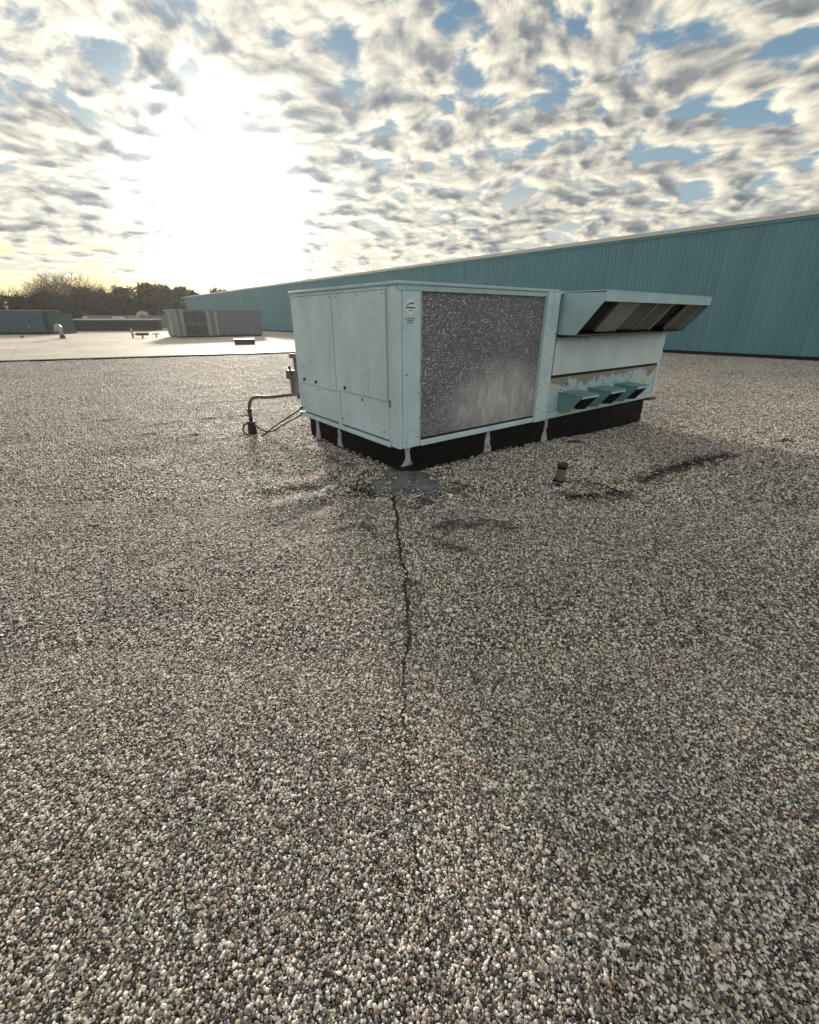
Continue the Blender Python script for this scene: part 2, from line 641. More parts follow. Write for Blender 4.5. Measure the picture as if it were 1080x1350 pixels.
# ------------------------------------------------------------------ layout frames
TH = .6609                                    # heading of the unit and of the tall wall
UC = Vector((-.1145, 5.079, 0))               # near corner of the rooftop unit
Vd = Vector((math.cos(TH), math.sin(TH), 0))
Ud = Vector((-math.sin(TH), math.cos(TH), 0))
THW = .673
Wn = Vector((math.cos(THW), math.sin(THW), 0))
Wu = Vector((-math.sin(THW), math.cos(THW), 0))
WD = 27.1


def W(s, d, z=0.):
    return Wn * d + Wu * s + Vector((0, 0, z))


_ph = rng.uniform(0, 6.28, 40)
_dir = rng.uniform(0, 6.28, 40)


def gz(x, y):
    """height of the gravel: nearly flat, raked and walked into low ridges, sinking along the curb to the right"""
    x = np.asarray(x, float)
    y = np.asarray(y, float)
    v = (x - UC.x) * Vd.x + (y - UC.y) * Vd.y
    u = (x - UC.x) * Ud.x + (y - UC.y) * Ud.y
    t = np.clip((v - .5) / 5.5, 0, 1)
    sink = t * t * (3 - 2 * t) * np.clip(1 - (v - 6.5) / 8, 0, 1) * np.exp(-(u / 3.2) ** 2)
    z = -.19 * sink - .02
    far = np.clip(1 - np.hypot(x, y) / 30, .25, 1)
    for i in range(14):
        k = 2 * math.pi / (.55 + .16 * i)
        z = z + .0022 * (1 + .12 * i) * np.sin(k * (x * math.cos(_dir[i]) + y * math.sin(_dir[i])) + _ph[i]) * far
    # walked-up mounds left of the near corner
    m = np.exp(-((x + .75) / .9) ** 2 - ((y - 4.6) / .8) ** 2)
    z = z + m * .026 * (np.sin(9 * y + 3 * np.sin(3.1 * x)) + .6 * np.sin(13 * x + 4 * y))
    return z


def gzf(x, y):
    return float(gz(x, y))


# ------------------------------------------------------------------ ground, roofs
g = MB()
g.add([(-3000, -3000, -7), (3000, -3000, -7), (3000, 3000, -7), (-3000, 3000, -7)], [(0, 1, 2, 3)])
tag(g.build('ground', M_land), kind='structure')


def grid_coords(lo, hi, c0, c1, fine, coarse):
    a = [np.arange(c0, c1 + 1e-6, fine)]
    x = c0
    st = fine
    left = []
    while x > lo:
        st = min(st * 1.25, coarse)
        x -= st
        left.append(max(x, lo))
    x = a[0][-1]
    st = fine
    right = []
    while x < hi:
        st = min(st * 1.25, coarse)
        x += st
        right.append(min(x, hi))
    return np.array(left[::-1] + list(a[0]) + right)


ss = grid_coords(-16, 60, -6, 12, .07, 1.)
ds = grid_coords(-14, WD - .06, -6, 12, .07, 1.)
SS, DD = np.meshgrid(ss, ds)
GX, GY = Wn.x * DD + Wu.x * SS, Wn.y * DD + Wu.y * SS
GZ = gz(GX, GY)
nv = GX.size
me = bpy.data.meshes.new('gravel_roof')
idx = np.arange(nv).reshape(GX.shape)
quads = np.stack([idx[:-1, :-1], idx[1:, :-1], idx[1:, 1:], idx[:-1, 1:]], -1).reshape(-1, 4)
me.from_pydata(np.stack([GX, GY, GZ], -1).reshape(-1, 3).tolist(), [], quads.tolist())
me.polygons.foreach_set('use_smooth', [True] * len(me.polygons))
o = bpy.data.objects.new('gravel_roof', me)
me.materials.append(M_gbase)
COL.objects.link(o)
tag(o, kind='structure')

# pale membrane roof beyond the edge strip
E0, E1 = Vector((-17.917, 20.065, 0)), Vector((-6.629, 25.249, 0))
ed = (E1 - E0).normalized()
en = Vector((-ed.y, ed.x, 0))


def line_wall_hit():
    # where the strip's line meets the tall wall
    t = (WD - .02 - E0.dot(Wn)) / ed.dot(Wn)
    return E0 + ed * t


Q1 = line_wall_hit()
Q0 = E0 - ed * 40
far_s = 128.
g = MB()
# membrane outline
out = [Q0, Q1, W(far_s + 2, WD - .02), W(far_s + 2, WD - 40), Q0 + en * 95 - ed * 12]
area_dir = sum((out[i].x * out[(i + 1) % 5].y - out[(i + 1) % 5].x * out[i].y) for i in range(5))
if area_dir < 0:
    out = out[::-1]
g.prism([(p.x, p.y) for p in out], 2, -7, .004)
tag(g.build('membrane_roof', M_memb), kind='structure')

# edge strip: dark joint and pale raised lip
strip = empty('roof_edge_strip', (0, 0, 0), 0, 'long thin pale lipped strip where the gravel meets the smooth pale roof', 'edge strip')
k = MB()
k.obox((E0 + E1) / 2 + en * .09 + ed * 0 + Vector((0, 0, .03)), ed * 60, en * .10, (0, 0, .07))
k.build('metal_lip', M_coping, strip, .006)
k = MB()
k.obox((E0 + E1) / 2 - en * .03 + Vector((0, 0, .005)), ed * 60, en * .13, (0, 0, .06))
k.build('tar_bead', M_tar, strip, .01)

# ------------------------------------------------------------------ tall teal building
bld = empty('metal_building', W(0, WD), THW, 'long tall building clad in ribbed teal metal behind the main unit', 'building')
# local frame: x = away from the viewer, y = along the wall
WH = 5.84
S0, PW, NP = -8.0, .46, 296
b = MB()
b.box(.06, 30, S0, S0 + PW * NP, -7, WH - .05)
b.build('wall', M_wall, bld)
pm = MB()
rib = [(0, 0), (.0, .045), (-.034, .052), (-.038, .068), (-.034, .084), (0, .091), (0, .245), (-.022, .253), (-.024, .272), (0, .280), (0, PW)]
vs, fs = [], []
for z in (.16, WH - .1):
    vs += [(x, y, z) for x, y in rib]
    vs += [(.055, rib[-1][1], z), (.055, 0, z)]
nr = len(rib) + 2
fs = [(i, (i + 1) % nr, nr + (i + 1) % nr, nr + i) for i in range(nr)]
pm.add(vs, fs)
pmesh = pm.mesh('metal_panel')
pmesh.materials.append(M_wall)
for i in range(NP):
    q = bpy.data.objects.new('metal_panel', pmesh)
    COL.objects.link(q)
    q.parent = bld
    q.location = (0, S0 + i * PW, 0)
b = MB()
b.box(-.03, .05, S0, S0 + PW * NP, -.1, .15)
b.build('base_flashing', M_black, bld)
b = MB()
b.prism([(-.10, WH - .10), (-.09, WH + .07), (-.06, WH + .10), (.5, WH + .12), (.5, WH - .02), (-.045, WH - .06), (-.05, WH - .10)], 1, S0, S0 + PW * NP)
b.build('coping', M_coping, bld, .006)
b = MB()
b.box(-.052, -.041, S0, S0 + PW * NP, WH - .22, WH - .101)
b.build('trim_strip', M_wall, bld)
b = MB()
b.box(.52, 30, S0, S0 + PW * NP, WH - .04, WH + .02)
b.build('roof', M_memb, bld)

# ------------------------------------------------------------------ the main rooftop unit (local x = right face, y = left face, z up)
U = empty('rooftop_unit', UC, TH, 'big pale mint rooftop air handling unit on a black curb in the gravel', 'rooftop unit')
ZB, ZT = .30, 2.107
XL, YL = 6.375, 2.715


def part(name, m, fn, bevel=.004, parent=None):
    k = MB()
    fn(k)
    return k.build(name, m, parent or U, bevel)


# curb
part('curb', M_tar, lambda k: k.box(.08, XL - .17, .075, YL - .12, -.6, ZB - .004), .012)
# cant of tar at the near corner
part('tar_cant', M_tar, lambda k: k.prism([(.10, .09), (.48, .085), (.40, -.02), (.16, -.07), (.02, -.01), (.03, .26), (.085, .36)], 2, -.3, .06), .03)
# inner carcass (dark core seen only in the gaps)
part('carcass', M_black, lambda k: (k.box(.09, 2.66, .09, YL - .03, ZB + .03, ZT - .03), k.box(2.66, XL - .05, .03, YL - .03, ZB + .08, ZT - .05)), 0)
# left face
part('corner_post', M_unitB, lambda k: k.box(0, .05, .004, .17, ZB + .002, ZT - .035), .012)
part('corner_post', M_unit, lambda k: k.box(.008, .06, .176, .229, ZB + .055, ZT - .035), .006)
part('corner_post', M_unitB, lambda k: k.box(.0, .06, 2.655, YL, ZB + .06, ZT - .035), .008)
part('mullion', M_unitB, lambda k: k.box(-.004, .05, 1.385, 1.455, ZB - .012, ZT - .06), .006)
part('header_rail', M_unitB, lambda k: k.box(.004, .06, .232, 2.652, ZT - .075, ZT - .035), .005)


def panel(y0, y1, z0, z1, proud, name='access_panel', m=M_unit):
    p_ = part(name, m, lambda k: k.box(-proud, .045, y0, y1, z0, z1), .005)
    return p_


def screw(parent, x, y, z, r=.008, m=M_dark, axis='x'):
    k = MB()
    d = Vector((-.008, 0, 0)) if axis == 'x' else Vector((0, -.008, 0))
    c = Vector((x, y, z))
    k.tube([c + d * -.5, c + d], [r, r * .8], 8)
    return k.build('screw', m, parent)


pa = panel(.236, 1.378, .845, ZT - .08, .014)
pb = panel(1.462, 2.648, .818, ZT - .08, .010)
pc = panel(.236, 1.378, ZB + .075, .84, -.006, 'lower_panel', M_unitB)
pd = panel(1.462, 2.648, ZB + .075, .812, -.006, 'lower_panel', M_unitB)


def latch(parent, y, z):
    k = MB()
    k.tube([(-.005, y, z), (-.030, y, z)], [.022, .016], 10)
    k.obox((-.030, y, z), (.012, 0, 0), (0, .014, .01), (0, -.02, .045))
    return k.build('latch', M_dark, parent, .002)


latch(pb, 2.44, .885)
latch(pb, 2.055, .885)
latch(pa, 1.20, .895)
for y, z in ((2.05, .765), (1.32, .46), (.32, .46), (2.58, .43)):
    screw(pd if y > 1.4 else pc, .004, y, z, .010)
screw(pc, .004, .81, .785, .016)
for y in (.29, .8, 1.32):
    screw(pa, -.014, y, ZT - .11, .007)
for y in (1.5, 2.05, 2.6):
    screw(pb, -.010, y, ZT - .11, .007)
# little dark slot by the corner
part('slot', M_ink, lambda k: k.box(-.002, .01, .190, .200, .78, .86), 0)
# base rail on the left face: rim and a shadow groove
part('base_rail', M_unitB, lambda k: k.box(-.022, .06, .176, YL + .01, ZB - .004, ZB + .05), .008)
# right face: corner panel, coil frame, coil, post
cp = part('corner_panel', M_unitB, lambda k: k.box(.053, .312, 0, .05, ZB + .002, ZT - .035), .008)
part('top_rail', M_hood, lambda k: k.box(.0, 2.52, -.008, .06, 2.015, ZT - .036), .006)
part('bottom_rail', M_unitB, lambda k: k.box(.315, 2.52, -.014, .06, ZB, .372), .01)
part('coil_lip', M_black, lambda k: k.box(.315, 2.52, .0, .05, .374, .392), .002)
part('end_post', M_unitB, lambda k: k.box(2.522, 2.80, -.035, .06, ZB - .002, ZT - .036), .008)
for z in (.5, .85, 1.2, 1.55, 1.9):
    for x in (2.555, 2.765):
        screw(U.children[-1] if False else bpy.data.objects['end_post'], x, -.036, z, .008, M_dark, 'y')
for x, z in ((.10, 2.04), (.26, 2.05), (.10, 1.16), (.09, .38), (.28, .95), (.27, .42)):
    screw(cp, x, -.001, z, .010 if z > 1.1 and z < 1.3 else .007, M_dark, 'y')
# weathered edge strip along the coil
part('coil_edge', M_strap, lambda k: k.box(.300, .3145, -.006, .05, .375, 2.013), .002)


def coil_fn(k):
    z = .392
    prof = []
    while z < 2.010:
        prof += [(.025, z), (.0215, z + .004), (.020, z + .0127), (.0215, z + .021)]
        z += .0254
    prof += [(.030, 2.013), (.08, 2.013), (.08, .392)]
    k.prism(prof[::-1], 0, .316, 2.520)


part('condenser_coil', M_coil, coil_fn, 0)
# curb clips / tarred straps
def smear(k, along, c, z0, z1, w):
    """a tarred strap: ragged outline, wider and slumped at the foot"""
    nrow = 7
    L_, R_ = [], []
    for i in range(nrow):
        t = i / (nrow - 1)
        ww = w * (1.35 - .75 * min(1, t * 2.2) + random.uniform(-.22, .22))
        sh = random.uniform(-.012, .012)
        L_.append((c + sh - ww, z0 + (z1 - z0) * t))
        R_.append((c + sh + ww, z0 + (z1 - z0) * t))
    poly = R_ + L_[::-1]
    if along == 'x':
        k.prism(poly, 1, .058, .092)
    else:
        k.prism(poly, 0, .062, .097)


for x in (.17, 1.62, 2.97):
    zz = gzf(*(UC + Vd * x).xy)
    part('strap', M_strap, lambda k: smear(k, 'x', x, zz + .0, ZB - .002, .062 if x > 1 else .085), .006)
for y in (1.60, 2.30):
    zz = gzf(*(UC + Ud * y).xy)
    part('strap', M_strap, lambda k: smear(k, 'y', y, zz + .0, ZB - .008, .058), .006)

# right section
GX0, GX1 = 2.86, XL
part('middle_panel', M_grime, lambda k: k.box(GX0 + .01, GX1 - .10, -.006, .05, .955, 1.495), .006)
pe = part('end_frame', M_unitB, lambda k: k.box(GX1 - .096, GX1, -.002, .06, ZB + .08, ZT - .06), .006)
for z in (.98, 1.22, 1.46):
    screw(pe, GX1 - .03, -.004, z, .014, M_dark, 'y')
part('lower_panel', M_peel, lambda k: k.box(GX0, GX1 - .10, .012, .05, .405, .91), .003)
part('base_rail', M_peel, lambda k: k.box(2.803, GX1 - .02, -.02, .06, ZB + .004, .40), .006)
part('rail_end', M_rust, lambda k: k.box(GX1 - .25, GX1 + .04, -.06, .2, ZB - .05, ZB + .002), .01)
part('gap_strip', M_rust, lambda k: k.box(2.803, 2.857, .02, .05, .402, ZT - .06), .002)
# end face and roof cap
part('end_wall', M_unit, lambda k: k.box(GX1 - .046, GX1 - .004, .063, YL - .01, ZB + .05, ZT - .06), .004)
part('rear_wall', M_unit, lambda k: k.box(.062, GX1 - .05, YL - .028, YL + .004, ZB + .06, ZT - .05), .004)
cap = part('roof_cap', M_hood, lambda k: (k.box(-.022, 2.80, -.022, YL + .022, ZT - .034, ZT), k.box(2.803, GX1 + .02, -.012, YL + .022, ZT - .055, ZT - .015)), .008)
for i in range(7):
    k = MB()
    k.box(.4 + i * .86, .43 + i * .86, .02, YL - .02, ZT + (-.014 if .4 + i * .86 > 2.78 else .001), ZT + (-.010 if .4 + i * .86 > 2.78 else .005))
    k.build('roof_seam', M_hood, cap, .004)

# outside air hood: roof sheet, two side plates, lip, and a slanted filter bank
HX0, HX1 = 2.905, 6.33
zt0, zt1, zl1, zs = 2.075, 2.062, 1.955, 1.53
yo, yi = -.637, -.284
sp = [(.03, zt0), (yo, zt1), (yo, zl1), (yi, zs), (.03, zs)]
hood = part('air_hood', M_hood, lambda k: k.box(HX0 - .012, HX1 + .012, yo - .012, .04, zt0 + .001, zt0 + .014), .003)
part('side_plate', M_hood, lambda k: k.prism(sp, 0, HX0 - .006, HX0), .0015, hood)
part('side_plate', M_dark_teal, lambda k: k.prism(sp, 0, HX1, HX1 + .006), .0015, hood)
part('hood_lip', M_hood, lambda k: k.box(HX0 + .002, HX1 - .002, yo - .01, yo + .004, zl1 - .002, zt0), .002, hood)
part('hood_floor', M_filt2, lambda k: k.box(HX0 + .002, HX1 - .002, yi, .008, zs - .012, zs - .002), .002, hood)
part('hood_gap_dark', M_black, lambda k: k.box(HX0 - .02, HX1 - .06, -.02, .04, zs - .034, zs - .014), .003)  # black strip standing in for the dark gap under the hood
# filters slanted between lip and floor, set a little inside
A, Bq = Vector((0, yo + .05, zl1 + .015)), Vector((0, yi + .05, zs + .015))
sl = Bq - A
nrm = Vector((0, -sl.z, sl.y)).normalized()
if nrm.y < 0:
    nrm = -nrm
nf = 6
fw = (HX1 - HX0 - .06) / nf
fm = [M_filt3, M_filt1, M_filt2, M_filt2, M_filt3, M_filt4]
fdepth = [.09, .04, .075, .06, .13, .05]
for i in range(nf):
    cx = HX0 + .03 + fw * (i + .5)
    k = MB()
    k.obox(Vector((cx, 0, 0)) + (A + Bq) / 2 + nrm * fdepth[i], (fw - .02, 0, 0), sl * .97, nrm * .03)
    base_ = Vector((cx, 0, 0)) + (A + Bq) / 2 + nrm * (fdepth[i] - .02)
    for q in range(9):
        k.obox(base_ + Vector(((q - 4) * (fw - .04) / 9, 0, 0)), (.022, 0, 0), sl * .96, nrm * .016)
    k.build('filter', fm[i], hood)
for i in range(nf + 1):
    cx = HX0 + .03 + fw * i
    k = MB()
    k.obox(Vector((cx, 0, 0)) + (A + Bq) / 2 + nrm * (.05), (.030, 0, 0), sl * .985, nrm * .05)
    k.build('filter_bar', [M_filt1, M_galv][i % 2], hood, .003)

# three small hoods low on the right section
for i, (x0, x1) in enumerate(((3.12, 3.59), (3.945, 4.405), (4.80, 5.21))):
    sp2 = [(.012, .675), (-.405, .662), (-.405, .645), (-.20, .40), (.012, .365)]
    hh = part('relief_hood', M_dark_teal, lambda k: k.prism([(.012, .690), (-.41, .670), (-.41, .663), (.012, .682)], 0, x0 - .01, x1 + .01), .002)
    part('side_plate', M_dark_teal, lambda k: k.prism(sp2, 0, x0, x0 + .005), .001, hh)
    part('side_plate', M_dark, lambda k: k.prism(sp2, 0, x1 - .005, x1), .001, hh)  # dark material paints the shade inside the hood
    part('hood_lip', M_hood, lambda k: k.box(x0 + .006, x1 - .006, -.408, -.398, .628, .662), .002, hh)
    part('damper', M_dark, lambda k: k.prism([(-.03, .65), (-.03, .40), (-.02, .40), (-.02, .65)], 0, x0 + .01, x1 - .01), .001, hh)
    part('hood_flange', M_hood, lambda k: k.box(x0 - .05, x1 + .05, .002, .0105, .69, .75), .001, hh)
    for xx in (x0 + .02, x1 - .02):
        screw(hh, xx, 0, .725, .010, M_dark, 'y')
lp = [o_ for o_ in U.children if o_.name.startswith('lower_panel')][-1]
for x, z in ((3.3, .80), (4.02, .82), (4.35, .77), (4.75, .84), (5.3, .80), (5.9, .62)):
    screw(lp, x, .011, z, .014, M_dark, 'y')

# maker's diamond on the corner panel with lines of small print below
LG = part('logo_sticker', M_white, lambda k: k.prism([(.156, 1.767), (.256, 1.858), (.156, 1.950), (.056, 1.858)], 1, -.0035, -.0012), 0)
part('logo_mark', M_ink, lambda k: k.prism([(.092, 1.872), (.150, 1.900), (.205, 1.904), (.205, 1.892), (.150, 1.888), (.100, 1.868)], 1, -.0055, -.0037), 0, LG)
part('logo_mark', M_ink, lambda k: k.box(.085, .222, -.0055, -.0037, 1.846, 1.858), 0, LG)
part('logo_mark', M_inkpale, lambda k: k.box(.13, .19, -.0055, -.0037, 1.820, 1.826), 0, LG)
for j, (xa, xb, zz) in enumerate(((.085, .232, 1.742), (.11, .20, 1.722), (.11, .20, 1.702))):
    part('small_print', M_inkpale, lambda k: [k.box(xa + (xb - xa) * t / 9, xa + (xb - xa) * (t + .75) / 9, -.003, -.001, zz, zz + .008) for t in range(9)], 0, cp)


# ------------------------------------------------------------------ things round the unit
def L2W(x, y, z):
    p = UC + Vd * x + Ud * y
    return Vector((p.x, p.y, z))


sw = empty('disconnect_switch', L2W(.09, 2.86, 0), TH, 'small grey electrical disconnect box with lever on far left end of the mint unit', 'disconnect switch')
k = MB()
k.box(-.16, .05, -.02, .16, .84, .98)
k.box(-.11, .0, .0, .14, .62, .86)
k.build('switch_box', M_conduit, sw, .008)
k = MB()
k.box(-.12, .05, -.03, .05, 1.17, 1.235)
k.build('bracket', M_conduit, sw, .004)
k = MB()
k.tube([(-.02, .06, 1.19), (-.02, .06, .52)], .030, 10)
k.build('strut', M_conduit, sw)
k = MB()
k.tube([(-.13, -.03, .93), (-.17, -.07, .98), (-.20, -.09, 1.05)], [.016, .014, .018], 8)
k.build('lever', M_rubber, sw)

cb = Vector((-2.60, 7.13, 0))
cb.z = gzf(cb.x, cb.y)
cn = empty('conduit_riser', cb, 0, 'bent grey conduit rising from a black roof boot beside the unit with two looping cables', 'conduit')


def bez(pts, n=14):
    pts = [Vector(p) for p in pts]
    out_ = []
    ext = [pts[0] * 2 - pts[1]] + pts + [pts[-1] * 2 - pts[-2]]
    for i in range(1, len(ext) - 2):
        p0, p1, p2, p3 = ext[i - 1:i + 3]
        for s in range(n):
            t = s / n
            out_.append(.5 * ((2 * p1) + (p2 - p0) * t + (2 * p0 - 5 * p1 + 4 * p2 - p3) * t * t + (3 * p1 - p0 - 3 * p2 + p3) * t ** 3))
    out_.append(pts[-1])
    return out_


rel = lambda v: v - cb
end = L2W(.05, 2.90, .60)
k = MB()
k.tube([(0, 0, -.1), (0, 0, .0), (0, 0, .20), (0, 0, .215), (0, 0, .22)], [.075, .072, .062, .060, .02], 14)
k.build('roof_boot', M_rubber, cn)
k = MB()
k.tube([(0, 0, .2), (0, 0, .42)], .031, 12)
k.tube([(0, 0, .38), (0, 0, .43)], .037, 12)
k.build('riser_pipe', M_dark, cn)
k = MB()
k.tube(bez([(0, 0, .40), (.015, 0, .50), (.07, -.01, .585), (.18, -.03, .625), (.34, -.06, .62), rel(end)]), .026, 10)
k.build('conduit_pipe', M_conduit, cn)
e1, e2 = rel(L2W(.01, 2.66, .42)), rel(L2W(.01, 2.62, .34))
k = MB()
k.tube(bez([(.05, -.05, .22), (-.10, -.07, .17), (-.09, -.12, .05), (.06, -.15, .0), (.22, -.14, .03), (.42, -.1, .17), e1]), .013, 8)
k.build('cable', M_cable, cn)
k = MB()
k.tube(bez([(-.06, -.04, .20), (.0, -.08, .225), (.10, -.09, .17), (.24, -.12, .09), (.38, -.13, .09), (.52, -.12, .17), e2]), .013, 8)
k.build('cable', M_cable, cn)
for e in (e1, e2):
    k = MB()
    k.tube([e + Vector((.0, 0, .0)), e - Vector((.05, -.03, .01))], .022, 8)
    k.build('cable_gland', M_dark, cn)

sx, sy = 1.767, 4.825
stub = empty('vent_stub', (sx, sy, gzf(sx, sy)), 0, 'short tilted grey pipe stub standing alone in the gravel by the curb', 'pipe stub')
k = MB()
k.tube([(-.008, 0, -.1), (-.004, 0, 0), (0, 0, .05), (.012, .004, .22), (.013, .004, .222)], [.062, .06, .052, .052, .044], 16, False)
k.tube([(.013, .004, .222), (.009, .003, .12)], [.044, .042], 16)
k.build('pipe', M_conduit, stub)
k = MB()
k.tube([(.0105, .003, .165), (.0135, .004, .226)], [.057, .058], 16)
k.build('rubber_collar', M_rubber, stub)
k = MB()
k.tube([(-.006, 0, -.02), (-.004, 0, .022), (-.003, 0, .03)], [.085, .07, .055], 16)
k.build('base_sealant', M_tar, stub)


# bare tar showing between the gravel
def px2g(x, y):
    c, s_ = math.cos(R(24.02)), math.sin(R(24.02))
    a, b_ = x - 540, 675 - y
    d = Vector((a, 573.86 * c + b_ * s_, -573.86 * s_ + b_ * c))
    t = -H / d.z
    return (d.x * t, d.y * t)


crack_px = [(521, 632), (519, 655), (522, 672), (524, 690), (527, 715), (529, 735), (537, 752), (534, 772), (537, 800), (540, 825), (538, 850),
            (534, 868), (531, 885), (533, 915), (532, 948), (538, 985), (541, 1040), (544, 1100), (556, 1160), (566, 1220), (569, 1290), (572, 1340)]
crack_w = [.055, .05, .045, .042, .038, .034, .034, .03, .03, .028, .026, .022, .018, .013, .013, .009, .008, .007, .010, .010, .009, .008]
crack = [px2g(*p) for p in crack_px]
_c, _w = [], []
for i in range(len(crack) - 1):
    n_ = max(1, int(math.dist(crack[i], crack[i + 1]) / .045))
    for j in range(n_):
        t = j / n_
        k_ = .011 if j else .004
        _c.append((crack[i][0] * (1 - t) + crack[i + 1][0] * t + random.uniform(-k_, k_), crack[i][1] * (1 - t) + crack[i + 1][1] * t))
        _w.append((crack_w[i] * (1 - t) + crack_w[i + 1] * t) * random.uniform(.55, 1.3))
crack, crack_w = _c, _w
patches = [  # (polyline in picture points, half width in metres)
    ([(850, 628), (872, 616), (905, 604), (935, 597), (966, 590)], [.05, .15, .24, .24, .09]),
    ([(945, 582), (962, 586)], [.05, .05]),
    ([(770, 630), (800, 636), (822, 645)], [.03, .05, .04]),
    ([(745, 656), (775, 652), (815, 645)], [.04, .09, .08]),
    ([(820, 642), (850, 642)], [.02, .03]),
    ([(724, 636), (742, 640)], [.05, .08]),
]


def seg_field(P, pts, ws):
    best = np.full(len(P), 1e9)
    for (a, b_, wa, wb) in zip(pts[:-1], pts[1:], ws[:-1], ws[1:]):
        a, b_ = np.array(a), np.array(b_)
        ab = b_ - a
        t = np.clip(((P - a) @ ab) / (ab @ ab), 0, 1)
        dist = np.hypot(*(P - (a + t[:, None] * ab)).T)
        best = np.minimum(best, dist / (wa + (wb - wa) * t))
    return best


def ribbon(name, pts, ws, m, lift, jit, seed, label):
    r_ = random.Random(seed)
    # resample and roughen
    P = []
    for i in range(len(pts) - 1):
        a, b_ = Vector(pts[i]), Vector(pts[i + 1])
        n = max(2, int((b_ - a).length / .05))
        for s in range(n):
            t = s / n
            P.append((a.lerp(b_, t), ws[i] * (1 - t) + ws[i + 1] * t))
    P.append((Vector(pts[-1]), ws[-1]))
    vs, fs = [], []
    for i, (p, w) in enumerate(P):
        t = (P[min(i + 1, len(P) - 1)][0] - P[max(i - 1, 0)][0]).normalized()
        nn = Vector((-t.y, t.x))
        for sgn in (-1, -.4, .4, 1):
            q = p + nn * sgn * w * (1 + r_.uniform(-jit, jit)) + nn * r_.uniform(-jit, jit) * w * .4
            vs.append((q.x, q.y, gzf(q.x, q.y) + lift - (.004 if abs(sgn) == 1 else 0)))
    for i in range(len(P) - 1):
        for j in range(3):
            fs.append((i * 4 + j, i * 4 + j + 1, i * 4 + 5 + j, i * 4 + 4 + j))
    kk = MB()
    kk.add(vs, fs, True)
    oo = kk.build(name, m)
    tag(oo, kind='structure')
    return oo


ribbon('roof_crack', crack, [w * 1.2 for w in crack_w], M_black, .0015, .2, 1, '')
for i, (pp, ww) in enumerate(patches):
    ribbon('tar_patch', [px2g(*p) for p in pp], [w * 1.25 for w in ww], M_tar, .0015, .3, 10 + i, '')
for i, (pa_, pb_, w_) in enumerate((((.15, .05), (6.1, .05), .075), ((.05, .15), (.05, 2.5), .075))):
    n_ = 14
    ps_ = [L2W(pa_[0] + (pb_[0] - pa_[0]) * t / n_, pa_[1] + (pb_[1] - pa_[1]) * t / n_, 0) for t in range(n_ + 1)]
    patches.append(([tuple(q.xy) for q in ps_], [w_ * random.uniform(.5, 1.5) for _ in ps_], 'world'))
    ribbon('tar_smear', [tuple(q.xy) for q in ps_], [w_ * 1.6] * len(ps_), M_tar, .003, .25, 60 + i, '')
# grey flashing sheet folded out at the near corner
fl_px = [(474, 637), (500, 622), (524, 612), (556, 612), (588, 626), (610, 640), (582, 653), (552, 659), (522, 655), (494, 652)]
flp = [px2g(*p) for p in fl_px]
cxy = np.mean(flp, 0)
vs = [(cxy[0], cxy[1], gzf(*cxy) + .030)]
rings = 4
for rr in range(1, rings + 1):
    for i in range(len(flp) * 3):
        a, b_ = flp[(i // 3) % len(flp)], flp[(i // 3 + 1) % len(flp)]
        t = (i % 3) / 3
        q = np.array(a) * (1 - t) + np.array(b_) * t
        q = cxy + (q - cxy) * rr / rings * (1 + (random.uniform(-.16, .16) if rr == rings else 0))
        vs.append((q[0], q[1], gzf(*q) + .030 * (1 - (rr / rings) ** 3) + random.uniform(-.004, .004) + .003))
nn = len(flp) * 3
fs = [(0, 1 + i, 1 + (i + 1) % nn) for i in range(nn)]
for rr in range(1, rings):
    for i in range(nn):
        a0 = 1 + (rr - 1) * nn
        b0 = 1 + rr * nn
        fs.append((a0 + i, b0 + i, b0 + (i + 1) % nn, a0 + (i + 1) % nn))
kk = MB()
kk.add(vs, fs, True)
tag(kk.build('corner_flashing', M_flash), kind='structure')

# ------------------------------------------------------------------ the gravel itself
def band(r0, r1, sp, half, extra):
    xs = np.arange(-r1 * 1.35 - extra, r1 * 1.35 + extra, sp)
    ys = np.arange(.05, r1, sp)
    X, Y = np.meshgrid(xs, ys)
    X = X + (np.arange(len(ys)) % 2)[:, None] * sp * .5
    X = X.ravel() + rng.uniform(-.42, .42, X.size) * sp
    Y = Y.ravel() + rng.uniform(-.42, .42, Y.size) * sp
    keep = (Y >= r0) & (np.abs(X) < Y * half + extra)
    return X[keep], Y[keep]


bands = [(0.05, 2.0, .0066, 1.12, 1.5, .0043), (2.0, 4.2, .0094, 1.10, 1.2, .0058), (4.2, 7., .0140, 1.08, 1.0, .0084)]
AX, AY, AR = [], [], []
for r0, r1, sp, half, extra, rad in bands:
    x, y = band(r0, r1, sp, half, extra)
    AX.append(x)
    AY.append(y)
    AR.append(np.clip(rng.lognormal(0, .27, x.size), .55, 2.0) * rad)
AX, AY, AR = map(np.concatenate, (AX, AY, AR))
P2 = np.stack([AX, AY], -1)
vv = (AX - UC.x) * Vd.x + (AY - UC.y) * Vd.y
uu = (AX - UC.x) * Ud.x + (AY - UC.y) * Ud.y
keep = ~((vv > .08) & (vv < XL - .17) & (uu > .075) & (uu < YL - .12))
f = seg_field(P2, crack, crack_w)
keep &= f > .22 + rng.uniform(0, .38, len(f))
for pp, ww, *wd_ in patches:
    f = seg_field(P2, pp if wd_ else [px2g(*p) for p in pp], ww)
    keep &= f > rng.uniform(.0, 1.1, len(f)) + .35 * np.sin(AX * 31 + 2 * np.sin(AY * 23)) * np.sin(AY * 37)
cl = sum(np.sin(AX * k_ * math.cos(q_) + AY * k_ * math.sin(q_) + 3 * q_) for k_, q_ in ((9, .3), (13, 1.7), (21, 2.9), (29, .9), (41, 2.2), (57, 1.2))) / 3
stain = np.zeros(len(P2))
